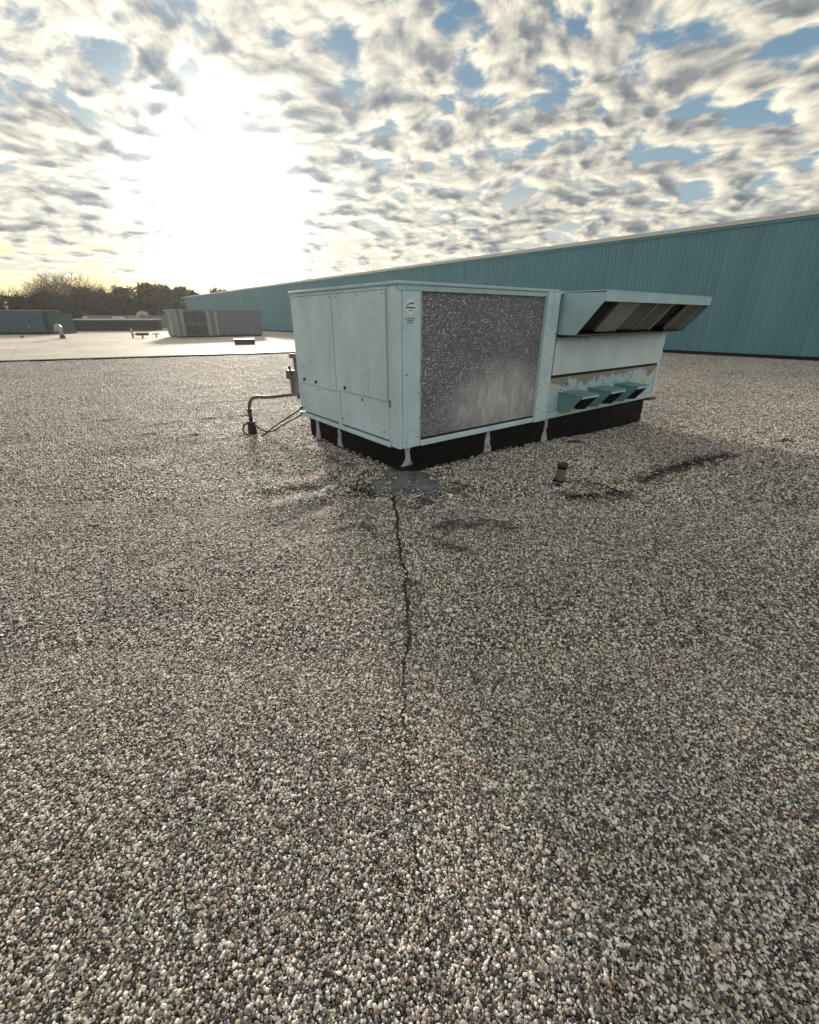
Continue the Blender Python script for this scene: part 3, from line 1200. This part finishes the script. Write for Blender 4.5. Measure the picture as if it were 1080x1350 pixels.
for pp, w_ in (([(585, 690), (640, 684), (668, 694)], .22), ([(430, 702), (480, 694)], .12), ([(760, 634), (835, 648), (770, 660), (745, 650)], .16),
               ([(850, 628), (905, 604), (966, 590)], .28), ([(330, 648), (400, 640), (465, 634)], .10), ([(360, 690), (420, 668)], .09),
               ([(470, 640), (545, 664), (612, 640)], .14), ([(400, 590), (470, 618)], .10), ([(560, 700), (600, 720)], .14)):
    fs_ = seg_field(P2, [px2g(*p) for p in pp], [w_] * len(pp))
    stain = np.maximum(stain, np.clip(1.25 - fs_, 0, 1))
fs_ = seg_field(P2, crack, [.10 + w_ for w_ in crack_w])
stain = np.maximum(stain, (.55 - .3 * (AY < 1.7)) * np.clip(1.2 - fs_, 0, 1))
stain = np.clip((stain - .28) * 1.1 + .42 * cl * (stain > 0) - rng.uniform(0, .55, len(stain)), 0, .8)
# flashing sheet mostly swept clean
flc = np.array(flp)
ang = np.arctan2(P2[:, 1] - cxy[1], P2[:, 0] - cxy[0])
fa = np.arctan2(flc[:, 1] - cxy[1], flc[:, 0] - cxy[0])
fr = np.hypot(flc[:, 0] - cxy[0], flc[:, 1] - cxy[1])
order = np.argsort(fa)
rad_at = np.interp(ang, fa[order], fr[order], period=2 * math.pi)
rel_r = np.hypot(P2[:, 0] - cxy[0], P2[:, 1] - cxy[1]) / rad_at
on_sheet = rng.uniform(0, 1, len(rel_r)) < .02 + .06 * (rel_r > .6)
keep &= (rel_r > .86 + .42 * cl + rng.uniform(-.06, .12, len(rel_r))) | on_sheet
# thin spots: a few percent missing everywhere, in clumps
hole = np.sin(AX * 7.3 + 2 * np.sin(AY * 5.1)) * np.sin(AY * 6.1 + 2 * np.sin(AX * 4.3))
keep2 = rng.uniform(0, 1, len(AX)) > np.where(hole > .75, .16, .03)
lift_ = np.where(rel_r < 1, .030 * (1 - np.clip(rel_r, 0, 1) ** 3) + .004, 0)
keep &= keep2
lift_ = lift_[keep]
AX, AY, AR, stain = AX[keep], AY[keep], AR[keep], stain[keep]
AZ = gz(AX, AY) + AR * rng.uniform(-.1, .95, len(AX)) + lift_
npb = len(AX)
print('pebbles', npb)
me = bpy.data.meshes.new('gravel')
me.vertices.add(npb)
me.vertices.foreach_set('co', np.stack([AX, AY, AZ], -1).astype(np.float32).ravel())
a = me.attributes.new('size', 'FLOAT', 'POINT')
a.data.foreach_set('value', AR.astype(np.float32))
a = me.attributes.new('stain', 'FLOAT', 'POINT')
a.data.foreach_set('value', stain.astype(np.float32))
a = me.attributes.new('turn', 'FLOAT_VECTOR', 'POINT')
rot = np.stack([rng.normal(0, .45, npb), rng.normal(0, .45, npb), rng.uniform(0, 6.28, npb)], -1)
a.data.foreach_set('vector', rot.astype(np.float32).ravel())
a = me.attributes.new('form', 'INT', 'POINT')
a.data.foreach_set('value', rng.integers(0, 5, npb).astype(np.int32) + np.where(AY < 2.4, 5, 0).astype(np.int32))
gravel = bpy.data.objects.new('gravel', me)
COL.objects.link(gravel)
tag(gravel, 'pea gravel of mixed grey beige and white river pebbles', kind='stuff')
ng = bpy.data.node_groups.new('pebbles', 'GeometryNodeTree')
ng.interface.new_socket('Geometry', in_out='INPUT', socket_type='NodeSocketGeometry')
ng.interface.new_socket('Geometry', in_out='OUTPUT', socket_type='NodeSocketGeometry')
gi, go = ng.nodes.new('NodeGroupInput'), ng.nodes.new('NodeGroupOutput')
inst = ng.nodes.new('GeometryNodeInstanceOnPoints')
LK = ng.links.new
LK(gi.outputs[0], inst.inputs['Points'])
g2i = ng.nodes.new('GeometryNodeGeometryToInstance')
stretch = [(1.15, .9, .62), (1.0, .95, .75), (1.35, .85, .6), (1.05, .8, .7), (1.2, 1.05, .55)]
# inputs of Geometry to Instance are joined newest first, so link in reverse
for v in reversed(range(10)):
    ico = ng.nodes.new('GeometryNodeMeshIcoSphere')
    ico.inputs['Radius'].default_value = 1.
    ico.inputs['Subdivisions'].default_value = 3 if v >= 5 else 2
    nz = ng.nodes.new('ShaderNodeTexNoise')
    nz.noise_dimensions = '4D'
    nz.inputs['W'].default_value = v * 7.7
    nz.inputs['Scale'].default_value = .9
    nz.inputs['Detail'].default_value = 1.
    sub = ng.nodes.new('ShaderNodeVectorMath')
    sub.operation = 'SUBTRACT'
    LK(nz.outputs['Color'], sub.inputs[0])
    sub.inputs[1].default_value = (.5, .5, .5)
    sc_ = ng.nodes.new('ShaderNodeVectorMath')
    sc_.operation = 'SCALE'
    LK(sub.outputs[0], sc_.inputs[0])
    sc_.inputs['Scale'].default_value = .9
    spn = ng.nodes.new('GeometryNodeSetPosition')
    LK(ico.outputs['Mesh'], spn.inputs['Geometry'])
    LK(sc_.outputs[0], spn.inputs['Offset'])
    tr = ng.nodes.new('GeometryNodeTransform')
    LK(spn.outputs[0], tr.inputs['Geometry'])
    tr.inputs['Scale'].default_value = stretch[v % 5]
    sh = ng.nodes.new('GeometryNodeSetShadeSmooth')
    LK(tr.outputs[0], sh.inputs['Geometry'])
    sm_ = ng.nodes.new('GeometryNodeSetMaterial')
    LK(sh.outputs[0], sm_.inputs['Geometry'])
    sm_.inputs['Material'].default_value = M_peb
    LK(sm_.outputs[0], g2i.inputs[0])
LK(g2i.outputs[0], inst.inputs['Instance'])
inst.inputs['Pick Instance'].default_value = True


def named(n, t):
    nd = ng.nodes.new('GeometryNodeInputNamedAttribute')
    nd.data_type = t
    nd.inputs['Name'].default_value = n
    return [o_ for o_ in nd.outputs if o_.enabled][0]


LK(named('form', 'INT'), inst.inputs['Instance Index'])
LK(named('size', 'FLOAT'), inst.inputs['Scale'])
e2r = ng.nodes.new('FunctionNodeEulerToRotation')
LK(named('turn', 'FLOAT_VECTOR'), e2r.inputs[0])
LK(e2r.outputs[0], inst.inputs['Rotation'])
LK(inst.outputs[0], go.inputs[0])
md = gravel.modifiers.new('pebbles', 'NODES')
md.node_group = ng

# beyond seven metres the stones come as patches of some hundreds
PS = .6
fx, fy = [], []
for d_ in np.arange(-14., WD - .2, PS * .92):
    for s_ in np.arange(-14, 48, PS * .92):
        p = Wn * d_ + Wu * s_
        if p.y > 34 or p.y < -2.5 or abs(p.x) > max(10, p.y * 1.12 + 2.5):
            continue
        lim_ = p.y * 1.12 + 1.5 if p.y < 2 else p.y * 1.10 + 1.2 if p.y < 4.2 else p.y * 1.08 + 1.0
        if -.1 < p.y < 6.9 and abs(p.x) < lim_ - .15:
            continue
        if (p - E0).dot(en) > -.32:
            continue
        q = p - UC
        v_, u_ = q.dot(Vd), q.dot(Ud)
        if .35 < v_ < XL - .45 and .35 < u_ < YL - .4:
            continue
        fx.append(p.x + random.uniform(-.02, .02))
        fy.append(p.y + random.uniform(-.02, .02))
fx, fy = np.array(fx), np.array(fy)
me = bpy.data.meshes.new('far_gravel')
me.vertices.add(len(fx))
me.vertices.foreach_set('co', np.stack([fx, fy, gz(fx, fy)], -1).astype(np.float32).ravel())
a = me.attributes.new('form', 'INT', 'POINT')
a.data.foreach_set('value', rng.integers(0, 4, len(fx)).astype(np.int32))
eps = .2
gx_ = (gz(fx + eps, fy) - gz(fx - eps, fy)) / (2 * eps)
gy_ = (gz(fx, fy + eps) - gz(fx, fy - eps)) / (2 * eps)
a = me.attributes.new('turn', 'FLOAT_VECTOR', 'POINT')
# tilt with the ground, then turn about its own upright axis by a multiple of a right angle plus the layout's heading
turns = []
for i in range(len(fx)):
    z_ = Vector((-gx_[i], -gy_[i], 1)).normalized()
    ang_ = THW + random.randrange(4) * math.pi / 2
    x_ = Vector((math.cos(ang_), math.sin(ang_), 0))
    x_ = (x_ - z_ * x_.dot(z_)).normalized()
    y_ = z_.cross(x_)
    turns.append(Matrix((x_, y_, z_)).transposed().to_euler())
a.data.foreach_set('vector', np.array([tuple(t) for t in turns], np.float32).ravel())
farg = bpy.data.objects.new('far_gravel', me)
COL.objects.link(farg)
tag(farg, 'pea gravel farther off across the flat roof', kind='stuff')
ng = bpy.data.node_groups.new('pebble patches', 'GeometryNodeTree')
ng.interface.new_socket('Geometry', in_out='INPUT', socket_type='NodeSocketGeometry')
ng.interface.new_socket('Geometry', in_out='OUTPUT', socket_type='NodeSocketGeometry')
gi, go = ng.nodes.new('NodeGroupInput'), ng.nodes.new('NodeGroupOutput')
inst = ng.nodes.new('GeometryNodeInstanceOnPoints')
LK = ng.links.new
LK(gi.outputs[0], inst.inputs['Points'])
g2i = ng.nodes.new('GeometryNodeGeometryToInstance')


def rnd(t, lo, hi, seed):
    nd = ng.nodes.new('FunctionNodeRandomValue')
    nd.data_type = t
    ins = [i_ for i_ in nd.inputs if i_.enabled]
    ins[0].default_value = lo
    ins[1].default_value = hi
    [i_ for i_ in nd.inputs if i_.name == 'Seed'][0].default_value = seed
    return [o_ for o_ in nd.outputs if o_.enabled][0]


for v in range(4):
    gr_ = ng.nodes.new('GeometryNodeMeshGrid')
    gr_.inputs['Size X'].default_value = PS
    gr_.inputs['Size Y'].default_value = PS
    gr_.inputs['Vertices X'].default_value = 30
    gr_.inputs['Vertices Y'].default_value = 30
    sp_ = ng.nodes.new('GeometryNodeSetPosition')
    LK(gr_.outputs['Mesh'], sp_.inputs['Geometry'])
    LK(rnd('FLOAT_VECTOR', (-.012, -.012, .002), (.012, .012, .013), v * 9 + 1), sp_.inputs['Offset'])
    ico = ng.nodes.new('GeometryNodeMeshIcoSphere')
    ico.inputs['Radius'].default_value = .0118
    ico.inputs['Subdivisions'].default_value = 2
    trf = ng.nodes.new('GeometryNodeTransform')
    LK(ico.outputs['Mesh'], trf.inputs['Geometry'])
    trf.inputs['Scale'].default_value = (1.15, .9, .68)
    i2 = ng.nodes.new('GeometryNodeInstanceOnPoints')
    LK(sp_.outputs[0], i2.inputs['Points'])
    LK(trf.outputs[0], i2.inputs['Instance'])
    er = ng.nodes.new('FunctionNodeEulerToRotation')
    LK(rnd('FLOAT_VECTOR', (-.5, -.5, 0), (.5, .5, 6.28), v * 9 + 2), er.inputs[0])
    LK(er.outputs[0], i2.inputs['Rotation'])
    LK(rnd('FLOAT', .65, 1.35, v * 9 + 3), i2.inputs['Scale'])
    st_ = ng.nodes.new('GeometryNodeStoreNamedAttribute')
    st_.data_type = 'FLOAT'
    st_.domain = 'INSTANCE'
    st_.inputs['Name'].default_value = 'tone'
    LK(rnd('FLOAT', 0., 1., v * 9 + 4), [i_ for i_ in st_.inputs if i_.name == 'Value' and i_.enabled][0])
    LK(i2.outputs[0], st_.inputs['Geometry'])
    rl = ng.nodes.new('GeometryNodeRealizeInstances')
    LK(st_.outputs[0], rl.inputs['Geometry'])
    sh = ng.nodes.new('GeometryNodeSetShadeSmooth')
    LK(rl.outputs[0], sh.inputs['Geometry'])
    sm_ = ng.nodes.new('GeometryNodeSetMaterial')
    LK(sh.outputs[0], sm_.inputs['Geometry'])
    sm_.inputs['Material'].default_value = M_peb_far
    LK(sm_.outputs[0], g2i.inputs[0])
LK(g2i.outputs[0], inst.inputs['Instance'])
inst.inputs['Pick Instance'].default_value = True
LK(named('form', 'INT'), inst.inputs['Instance Index'])
e2r = ng.nodes.new('FunctionNodeEulerToRotation')
LK(named('turn', 'FLOAT_VECTOR'), e2r.inputs[0])
LK(e2r.outputs[0], inst.inputs['Rotation'])
LK(inst.outputs[0], go.inputs[0])
md = farg.modifiers.new('pebble patches', 'NODES')
md.node_group = ng

# ------------------------------------------------------------------ far roof: second unit, penthouse, enclosure, vents
RU = empty('rooftop_unit', (-22.25, 45.0, .01), TH, 'distant long grey rooftop unit with dark louvred end on the pale roof', 'rooftop unit')


def rpart(name, m, fn, bevel=.01, parent=RU):
    kk = MB()
    fn(kk)
    return kk.build(name, m, parent, bevel)


RL, RD, RH = 8.4, 4.2, 2.5
rpart('base_rail', M_dark, lambda k: k.box(.15, RL - .15, .1, RD - .1, 0, .14))
rpart('body', M_rtu, lambda k: k.box(.06, RL - .02, .06, RD, .141, RH - .07), .02)
rpart('roof_cap', M_rtu_light, lambda k: k.box(-.03, RL + .03, -.03, RD + .06, RH - .068, RH), .015)
for x in (.0, .55, 2.95, 3.65):
    rpart('corner_post', M_rtu_light, lambda k: k.box(x, x + .28, -.005, .058, .145, RH - .07))
for j in range(2):
    for i in range(3):
        rpart('louvre', M_rtu_dark, lambda k: [k.box(.9 + i * .68, 1.5 + i * .68, .0, .058, .28 + j * 1.08 + q * .115, .35 + j * 1.08 + q * .115) for q in range(8)])
for i in range(4):
    x0 = 4.0 + i * 1.07
    rpart('access_panel', M_rtu, lambda k: k.box(x0, x0 + 1.03, .02, .058, .3, RH - .2))
rpart('door_handle', M_rtu_light, lambda k: k.box(7.2, 7.35, -.02, .018, .35, .85))
for i in range(3):
    rpart('side_panel', M_rtu_light if i % 2 else M_rtu, lambda k: k.box(.015, .058, .2 + i * 1.3, 1.4 + i * 1.3, .25, RH - .15))

PH = empty('rooftop_penthouse', (-42.3, 54.9, .0), R(12), 'teal grey metal roof penthouse partly out of frame at far left', 'penthouse')
rpart('front_wall', M_pent, lambda k: k.box(-9, 0, 0, 4.5, -.05, 2.52), .01, PH)
for i in range(9):
    rpart('wall_panel', M_pent, lambda k: k.box(-1. * i - .97, -1. * i - .02, -.035, -.003, .28, 2.36), .008, PH)
rpart('coping', M_rtu_light, lambda k: k.box(-9.05, .06, -.07, 4.55, 2.523, 2.60), .01, PH)
rpart('base_flashing', M_black, lambda k: k.box(-9.02, .03, -.05, 4.52, 0, .24), .01, PH)
rpart('side_annex', M_pent2, lambda k: k.box(.004, 1.25, .6, 4.3, 0, 2.28), .01, PH)
rpart('vent_pipe', M_rtu_light, lambda k: (k.tube([(-1.6, -.10, .62), (-1.6, -.10, 1.05)], .05, 8), k.box(-1.72, -1.48, -.12, -.036, .70, .80)), 0, PH)
kk = empty('roof_vent', (-46.6, 55.6, 2.61), 0, 'small grey capped vent on top of the teal penthouse', 'vent')
rpart('pipe', M_galv, lambda k: k.tube([(0, 0, -.02), (0, 0, .35)], .09, 10), 0, kk)
rpart('hood', M_galv, lambda k: k.tube([(0, 0, .30), (0, 0, .36), (0, 0, .46)], [.20, .19, .05], 12), 0, kk)

d0_, d1_ = Vector((-50.6, 67.2, 0)), Vector((-38.2, 71.2, 0))
dd_ = (d1_ - d0_)
EN = empty('rooftop_enclosure', d0_, math.atan2(dd_.y, dd_.x), 'long low black rooftop enclosure with pale coping in front of the trees', 'enclosure')
EL = dd_.length
rpart('wall', M_darkwall, lambda k: k.box(0, EL, 0, 5, -.05, 1.48), .01, EN)
rpart('coping', M_coping, lambda k: k.box(-.12, EL + .1, -.12, 5.1, 1.483, 1.66), .015, EN)
for i in range(12):
    w_ = EL / 12
    rpart('wall_panel', M_darkwall, lambda k: k.box(i * w_ + .015, (i + 1) * w_ - .015, -.03, -.002, .05, 1.42), .006, EN)
kk = empty('skylight', d0_ + dd_.normalized() * 7.9 + Vector((-.4, 1.6, 1.65)), EN.rotation_euler.z, 'low white skylight dome on top of the black enclosure', 'skylight')
rpart('curb', M_rtu_light, lambda k: k.box(-.8, .8, -.5, .5, -.01, .12), .01, kk)
rpart('dome', M_white, lambda k: k.box(-.74, .74, -.44, .44, .121, .26), .06, kk)
kk = empty('gooseneck_vent', d0_ + dd_.normalized() * 3.6 + Vector((-.2, 1.2, 1.65)), 0, 'tiny pale mushroom vent on the left half of the black enclosure', 'vent')
rpart('pipe', M_galv, lambda k: k.tube([(0, 0, -.02), (0, 0, .18)], .16, 10), 0, kk)
rpart('hood', M_coping, lambda k: k.tube([(0, 0, .14), (0, 0, .2), (0, 0, .32)], [.36, .36, .14], 12), 0, kk)
kk = empty('roof_parapet', (-59.6, 88, -.05), R(14), 'thin grey parapet wall running behind the black enclosure', 'parapet')
rpart('wall', M_rtu, lambda k: k.box(0, 14, 0, .35, 0, 2.1), .01, kk)
rpart('coping', M_rtu_light, lambda k: k.box(-.05, 14.05, -.06, .41, 2.103, 2.22), .01, kk)
kk = empty('curved_hood', (-47.9, 84.2, 1.4), R(14), 'pale curved air hood rising behind the black enclosure', 'air hood')
rpart('duct', M_galv, lambda k: k.tube([(0, 0, -1.5), (0, 0, .45), (.25, 0, .95), (.8, 0, 1.15), (1.35, 0, .95), (1.5, 0, .5)], .42, 10), 0, kk)
rpart('mouth_box', M_rtu_light, lambda k: k.box(-1.4, -.45, -.4, .4, -1.4, .75), .03, kk)

gp = Vector((-31.55, 42.6, .005))
kk = empty('gooseneck_pipe', gp, R(-14), 'shiny galvanised gooseneck vent pipe standing on the pale roof', 'gooseneck pipe')
rpart('neck', M_galv, lambda k: k.tube([(.04, 0, .28), (.05, 0, .75)] + [(.05 - .24 + .24 * math.cos(t), 0, .75 + .36 * math.sin(t)) for t in np.linspace(.15, math.pi, 12)] + [(-.43, 0, .62)], .175, 14), 0, kk)
rpart('boot', M_dark, lambda k: k.tube([(.04, 0, 0), (.04, 0, .3), (.04, 0, .31)], [.24, .2, .19], 14), 0, kk)
rpart('base_flange', M_memb, lambda k: k.tube([(.04, 0, -.02), (.04, 0, .03), (.04, 0, .07)], [1.0, .8, .26], 18), 0, kk)

kk = empty('pipe_stand', (-26.07, 44.2, .004), R(20), 'thin upright pipe with a dark box mounted beside it before the grey unit', 'pipe stand')
rpart('post', M_dark, lambda k: k.tube([(0, 0, 0), (0, 0, .45)], .06, 8), 0, kk)
rpart('cap', M_galv, lambda k: k.tube([(-.04, 0, .45), (0, 0, .86)], [.07, .11], 8), 0, kk)
rpart('arm', M_dark, lambda k: k.tube([(0, 0, .33), (.5, 0, .33)], .04, 8), 0, kk)
rpart('box', M_dark, lambda k: k.box(.32, 1.35, -.15, .15, .24, .46), .01, kk)
rpart('leg', M_dark, lambda k: k.box(.75, .87, -.06, .06, 0, .24), 0, kk)
kk = empty('pipe_support', (-25.1, 46.5, .004), R(20), 'tiny low tee shaped pipe support just left of the grey unit', 'pipe support')
rpart('post', M_dark, lambda k: k.box(-.05, .05, -.05, .05, 0, .26), 0, kk)
rpart('crossbar', M_dark, lambda k: k.box(-.32, .32, -.06, .06, .26, .36), .01, kk)
kk = empty('sleeper_block', (-12.1, 34.2, .004), TH - .25, 'dark wooden block lying on the pale roof in front of the grey unit', 'block')
rpart('timber', M_dark, lambda k: k.box(-.68, .72, -.2, .2, .0, .33), .015, kk)
rpart('top_pad', M_rtu_light, lambda k: k.box(-.70, .74, -.22, .22, .333, .37), .01, kk)
kk = empty('drain_cap', (-38.0, 46.0, .004), 0, 'tiny dark drain cap on the pale roof near the left edge', 'drain', 'drain caps on the pale roof')
rpart('dome', M_dark, lambda k: k.tube([(0, 0, 0), (0, 0, .1), (0, 0, .17)], [.17, .15, .05], 10), 0, kk)
rpart('ring', M_dark, lambda k: k.tube([(0, 0, 0), (0, 0, .02)], [.26, .24], 12), 0, kk)
kk = empty('drain_cap', (-12.6, 52.0, .004), 0, 'tiny dark drain cap right of the grey unit near the teal wall', 'drain', 'drain caps on the pale roof')
rpart('dome', M_dark, lambda k: k.tube([(0, 0, 0), (0, 0, .1), (0, 0, .17)], [.17, .15, .05], 10), 0, kk)
rpart('ring', M_dark, lambda k: k.tube([(0, 0, 0), (0, 0, .02)], [.26, .24], 12), 0, kk)


# ------------------------------------------------------------------ trees
def px_at(x, y, D):
    c, s_ = math.cos(R(24.02)), math.sin(R(24.02))
    a, b_ = x - 540, 675 - y
    d = Vector((a, 573.86 * c + b_ * s_, -573.86 * s_ + b_ * c))
    t = D / d.y
    return Vector((d.x * t, D, H + d.z * t))


def bare_tree(loc, height, spread, seed, label, levels=5):
    r_ = random.Random(seed)
    t = empty('bare_tree', loc, 0, label, 'tree', 'trees beyond the roof')
    tr_, tw = MB(), MB()

    def grow(p, d, ln, rad, lv):
        mid = p + d * ln * .5 + Vector((r_.uniform(-1, 1), r_.uniform(-1, 1), r_.uniform(-.3, .5))) * ln * .05
        e = mid + (d + Vector((r_.uniform(-1, 1), r_.uniform(-1, 1), r_.uniform(-.3, .5))) * .2).normalized() * ln * .5
        (tr_ if lv >= levels - 1 else tw).tube([p, mid, e], [rad, rad * .85, rad * .62], 6 if lv >= levels - 2 else 4 if lv > 2 else 3, False)
        if lv == 0:
            return
        n = 6 if lv == levels else 4
        az = r_.uniform(0, 6.28)
        for i in range(n):
            q = e if i < 2 else mid.lerp(e, r_.uniform(.0, .9))
            az += 6.28 / n + r_.uniform(-.4, .4)
            sd_ = d.orthogonal().normalized()
            sd_ = Matrix.Rotation(az, 3, d) @ sd_
            tilt = r_.uniform(.35, .85) * spread
            nd = (d * math.cos(tilt) + sd_ * math.sin(tilt) + Vector((0, 0, .10))).normalized()
            grow(q, nd, ln * (r_.uniform(.60, .82) if lv < levels else r_.uniform(.7, .95)), rad * (.62 if i < 2 else .5), lv - 1)
    grow(Vector((0, 0, 0)), Vector((0, 0, 1)), height * .27, height * .020, levels)
    zm = max(v[2] for v in tw.v)
    sc = height / zm
    for mb in (tr_, tw):
        mb.v = [(x * sc, y * sc, z * sc) for x, y, z in mb.v]
    tr_.build('trunk', M_bark, t)
    tw.build('crown', M_bark, t)
    return t


def leafy_tree(loc, height, width, seed, label, m, conical=False, nclump=90, z0=.12):
    r_ = np.random.default_rng(seed)
    name = 'conifer_tree' if conical else 'evergreen_tree'
    t = empty(name, loc, 0, label, 'tree', 'trees beyond the roof')
    tr_ = MB()
    tr_.tube([(0, 0, 0), (.1, 0, height * .5), (0, .1, height * .9)], [height * .02, height * .013, .03], 7)
    cr = []
    for i in range(nclump):
        h = r_.uniform(z0, .955)
        if conical:
            w = width * (1 - h) ** .8 * .5 + .15
        else:
            w = width * .5 * math.sqrt(max(.02, 1 - (max(0, h - .45) / .56) ** 2)) * (.78 + .22 * math.sin(h * 17 + seed)) if h < .8 else width * .5 * r_.uniform(.05, .62)
        a_ = r_.uniform(0, 6.28)
        q = w * math.sqrt(r_.uniform(.15, 1))
        c = np.array([q * math.cos(a_), q * math.sin(a_), h * height])
        rr = r_.uniform(.6, 1.5) * (height / 16)
        n = 110
        dirs = r_.normal(0, 1, (n, 3))
        dirs /= np.linalg.norm(dirs, axis=1)[:, None]
        pos = c + dirs * rr * r_.uniform(.3, 1.15, (n, 1)) * np.array([1, 1, .85])
        cr.append(pos)
        if i % 3 == 0:
            tr_.tube([(0, 0, max(.5, h * height - q * .6)), tuple(c)], [.06, .02], 4, False)
    pos = np.concatenate(cr)
    pos = pos[pos[:, 2] < height * (1.0 + .03 * np.sin(pos[:, 0] * 1.7 + seed) + .02 * r_.normal(0, 1, len(pos)))]
    n = len(pos)
    s_ = r_.uniform(.16, .34, (n, 1))
    e1_ = r_.normal(0, 1, (n, 3))
    e1_ /= np.linalg.norm(e1_, axis=1)[:, None]
    e2_ = np.cross(e1_, r_.normal(0, 1, (n, 3)))
    e2_ /= np.linalg.norm(e2_, axis=1)[:, None]
    vs_ = np.stack([pos - e1_ * s_, pos + e2_ * s_ * .55, pos + e1_ * s_, pos - e2_ * s_ * .55], 1).reshape(-1, 3)
    me_ = bpy.data.meshes.new('crown')
    me_.from_pydata(vs_.tolist(), [], np.arange(4 * n).reshape(-1, 4).tolist())
    me_.materials.append(m)
    co = bpy.data.objects.new('crown', me_)
    COL.objects.link(co)
    co.parent = t
    tr_.build('trunk', M_bark, t)
    return t


GZ0 = -7.
for i, (px, ty, D, spread, lab) in enumerate([
        (74, 353, 104, 1.15, 'tallest bare tree with a wide crown of twigs behind the roof'),
        (22, 371, 110, 1.1, 'bare twiggy tree above the teal penthouse at the left'),
        (-18, 374, 112, 1.1, 'bare tree at the left edge of the sky line'),
        (48, 367, 118, 1.1, 'bare tree close on the left of the tallest bare tree'),
        (112, 366, 112, 1.05, 'bare tree close on the right of the tallest bare tree'),
        (142, 372, 122, .95, 'thin bare tree between the evergreens and the tallest bare tree'),
        (172, 366, 125, .85, 'slim bare tree top poking above the evergreens'),
        (238, 374, 120, .85, 'bare tree at the right end of the dark evergreens'),
        (303, 374, 125, .95, 'bare tree just right of the lone conifer above the long wall'),
        (330, 375, 128, .95, 'bare tree farthest right above the long wall'),
        (318, 379, 122, .95, 'small bare tree between two others above the long wall')]):
    p = px_at(px, ty, D)
    bare_tree((p.x, p.y, GZ0), p.z - GZ0, spread, 40 + i, lab, 6 if i in (0, 3, 1) else 5)
for i, (px, ty, D, wpx, mi, con, lab) in enumerate([
        (52, 384, 100, 36, 0, 0, 'dark bushy evergreen in front of the tallest bare tree'),
        (20, 389, 98, 34, 1, 0, 'low brownish evergreen just above the teal penthouse'),
        (-14, 388, 99, 34, 0, 0, 'dark evergreen at the left edge behind the penthouse'),
        (84, 388, 101, 30, 1, 0, 'low brown green bush under the tallest bare tree'),
        (108, 377, 104, 36, 0, 0, 'dark round evergreen right of the tallest bare tree'),
        (136, 380, 106, 34, 1, 0, 'brown green tree in the middle of the dark row'),
        (160, 377, 103, 32, 0, 0, 'dark evergreen left of the highest evergreen'),
        (188, 372, 105, 40, 0, 0, 'highest dense dark evergreen behind the black enclosure'),
        (214, 375, 102, 32, 2, 0, 'dense evergreen next right of the highest one'),
        (236, 377, 108, 32, 1, 0, 'brownish evergreen near the end of the long teal wall'),
        (253, 384, 106, 22, 0, 0, 'small evergreen at the far end of the teal wall'),
        (281, 373, 118, 15, 2, 1, 'lone pointed conifer above the far end of the wall'),
        (295, 381, 121, 20, 1, 0, 'brown green bushy tree right of the lone conifer'),
        (344, 379, 126, 8, 2, 1, 'small thin conifer farthest right above the wall')]):
    p = px_at(px, ty, D)
    leafy_tree((p.x, p.y, GZ0), p.z - GZ0, wpx * D / 560 * 1.25, 80 + i, lab, M_leaf[mi], bool(con), 45 if con else 130)

# ------------------------------------------------------------------ thin haze, added in part for the sun's veiling glare
hz_m = bpy.data.materials.new('haze')
hz_m.use_nodes = True
N = NT(hz_m.node_tree)
pv = N.n('ShaderNodeVolumePrincipled')
pv.inputs['Color'].default_value = (.93, .94, .95, 1)
pv.inputs['Density'].default_value = .00017
pv.inputs['Anisotropy'].default_value = .65
ho = N.n('ShaderNodeOutputMaterial')
N.t.links.new(pv.outputs[0], ho.inputs['Volume'])
k = MB()
k.box(-170, 75, -30, 175, -8, 14.5)
hz_o = k.build('haze', hz_m)
tag(hz_o, kind='stuff')
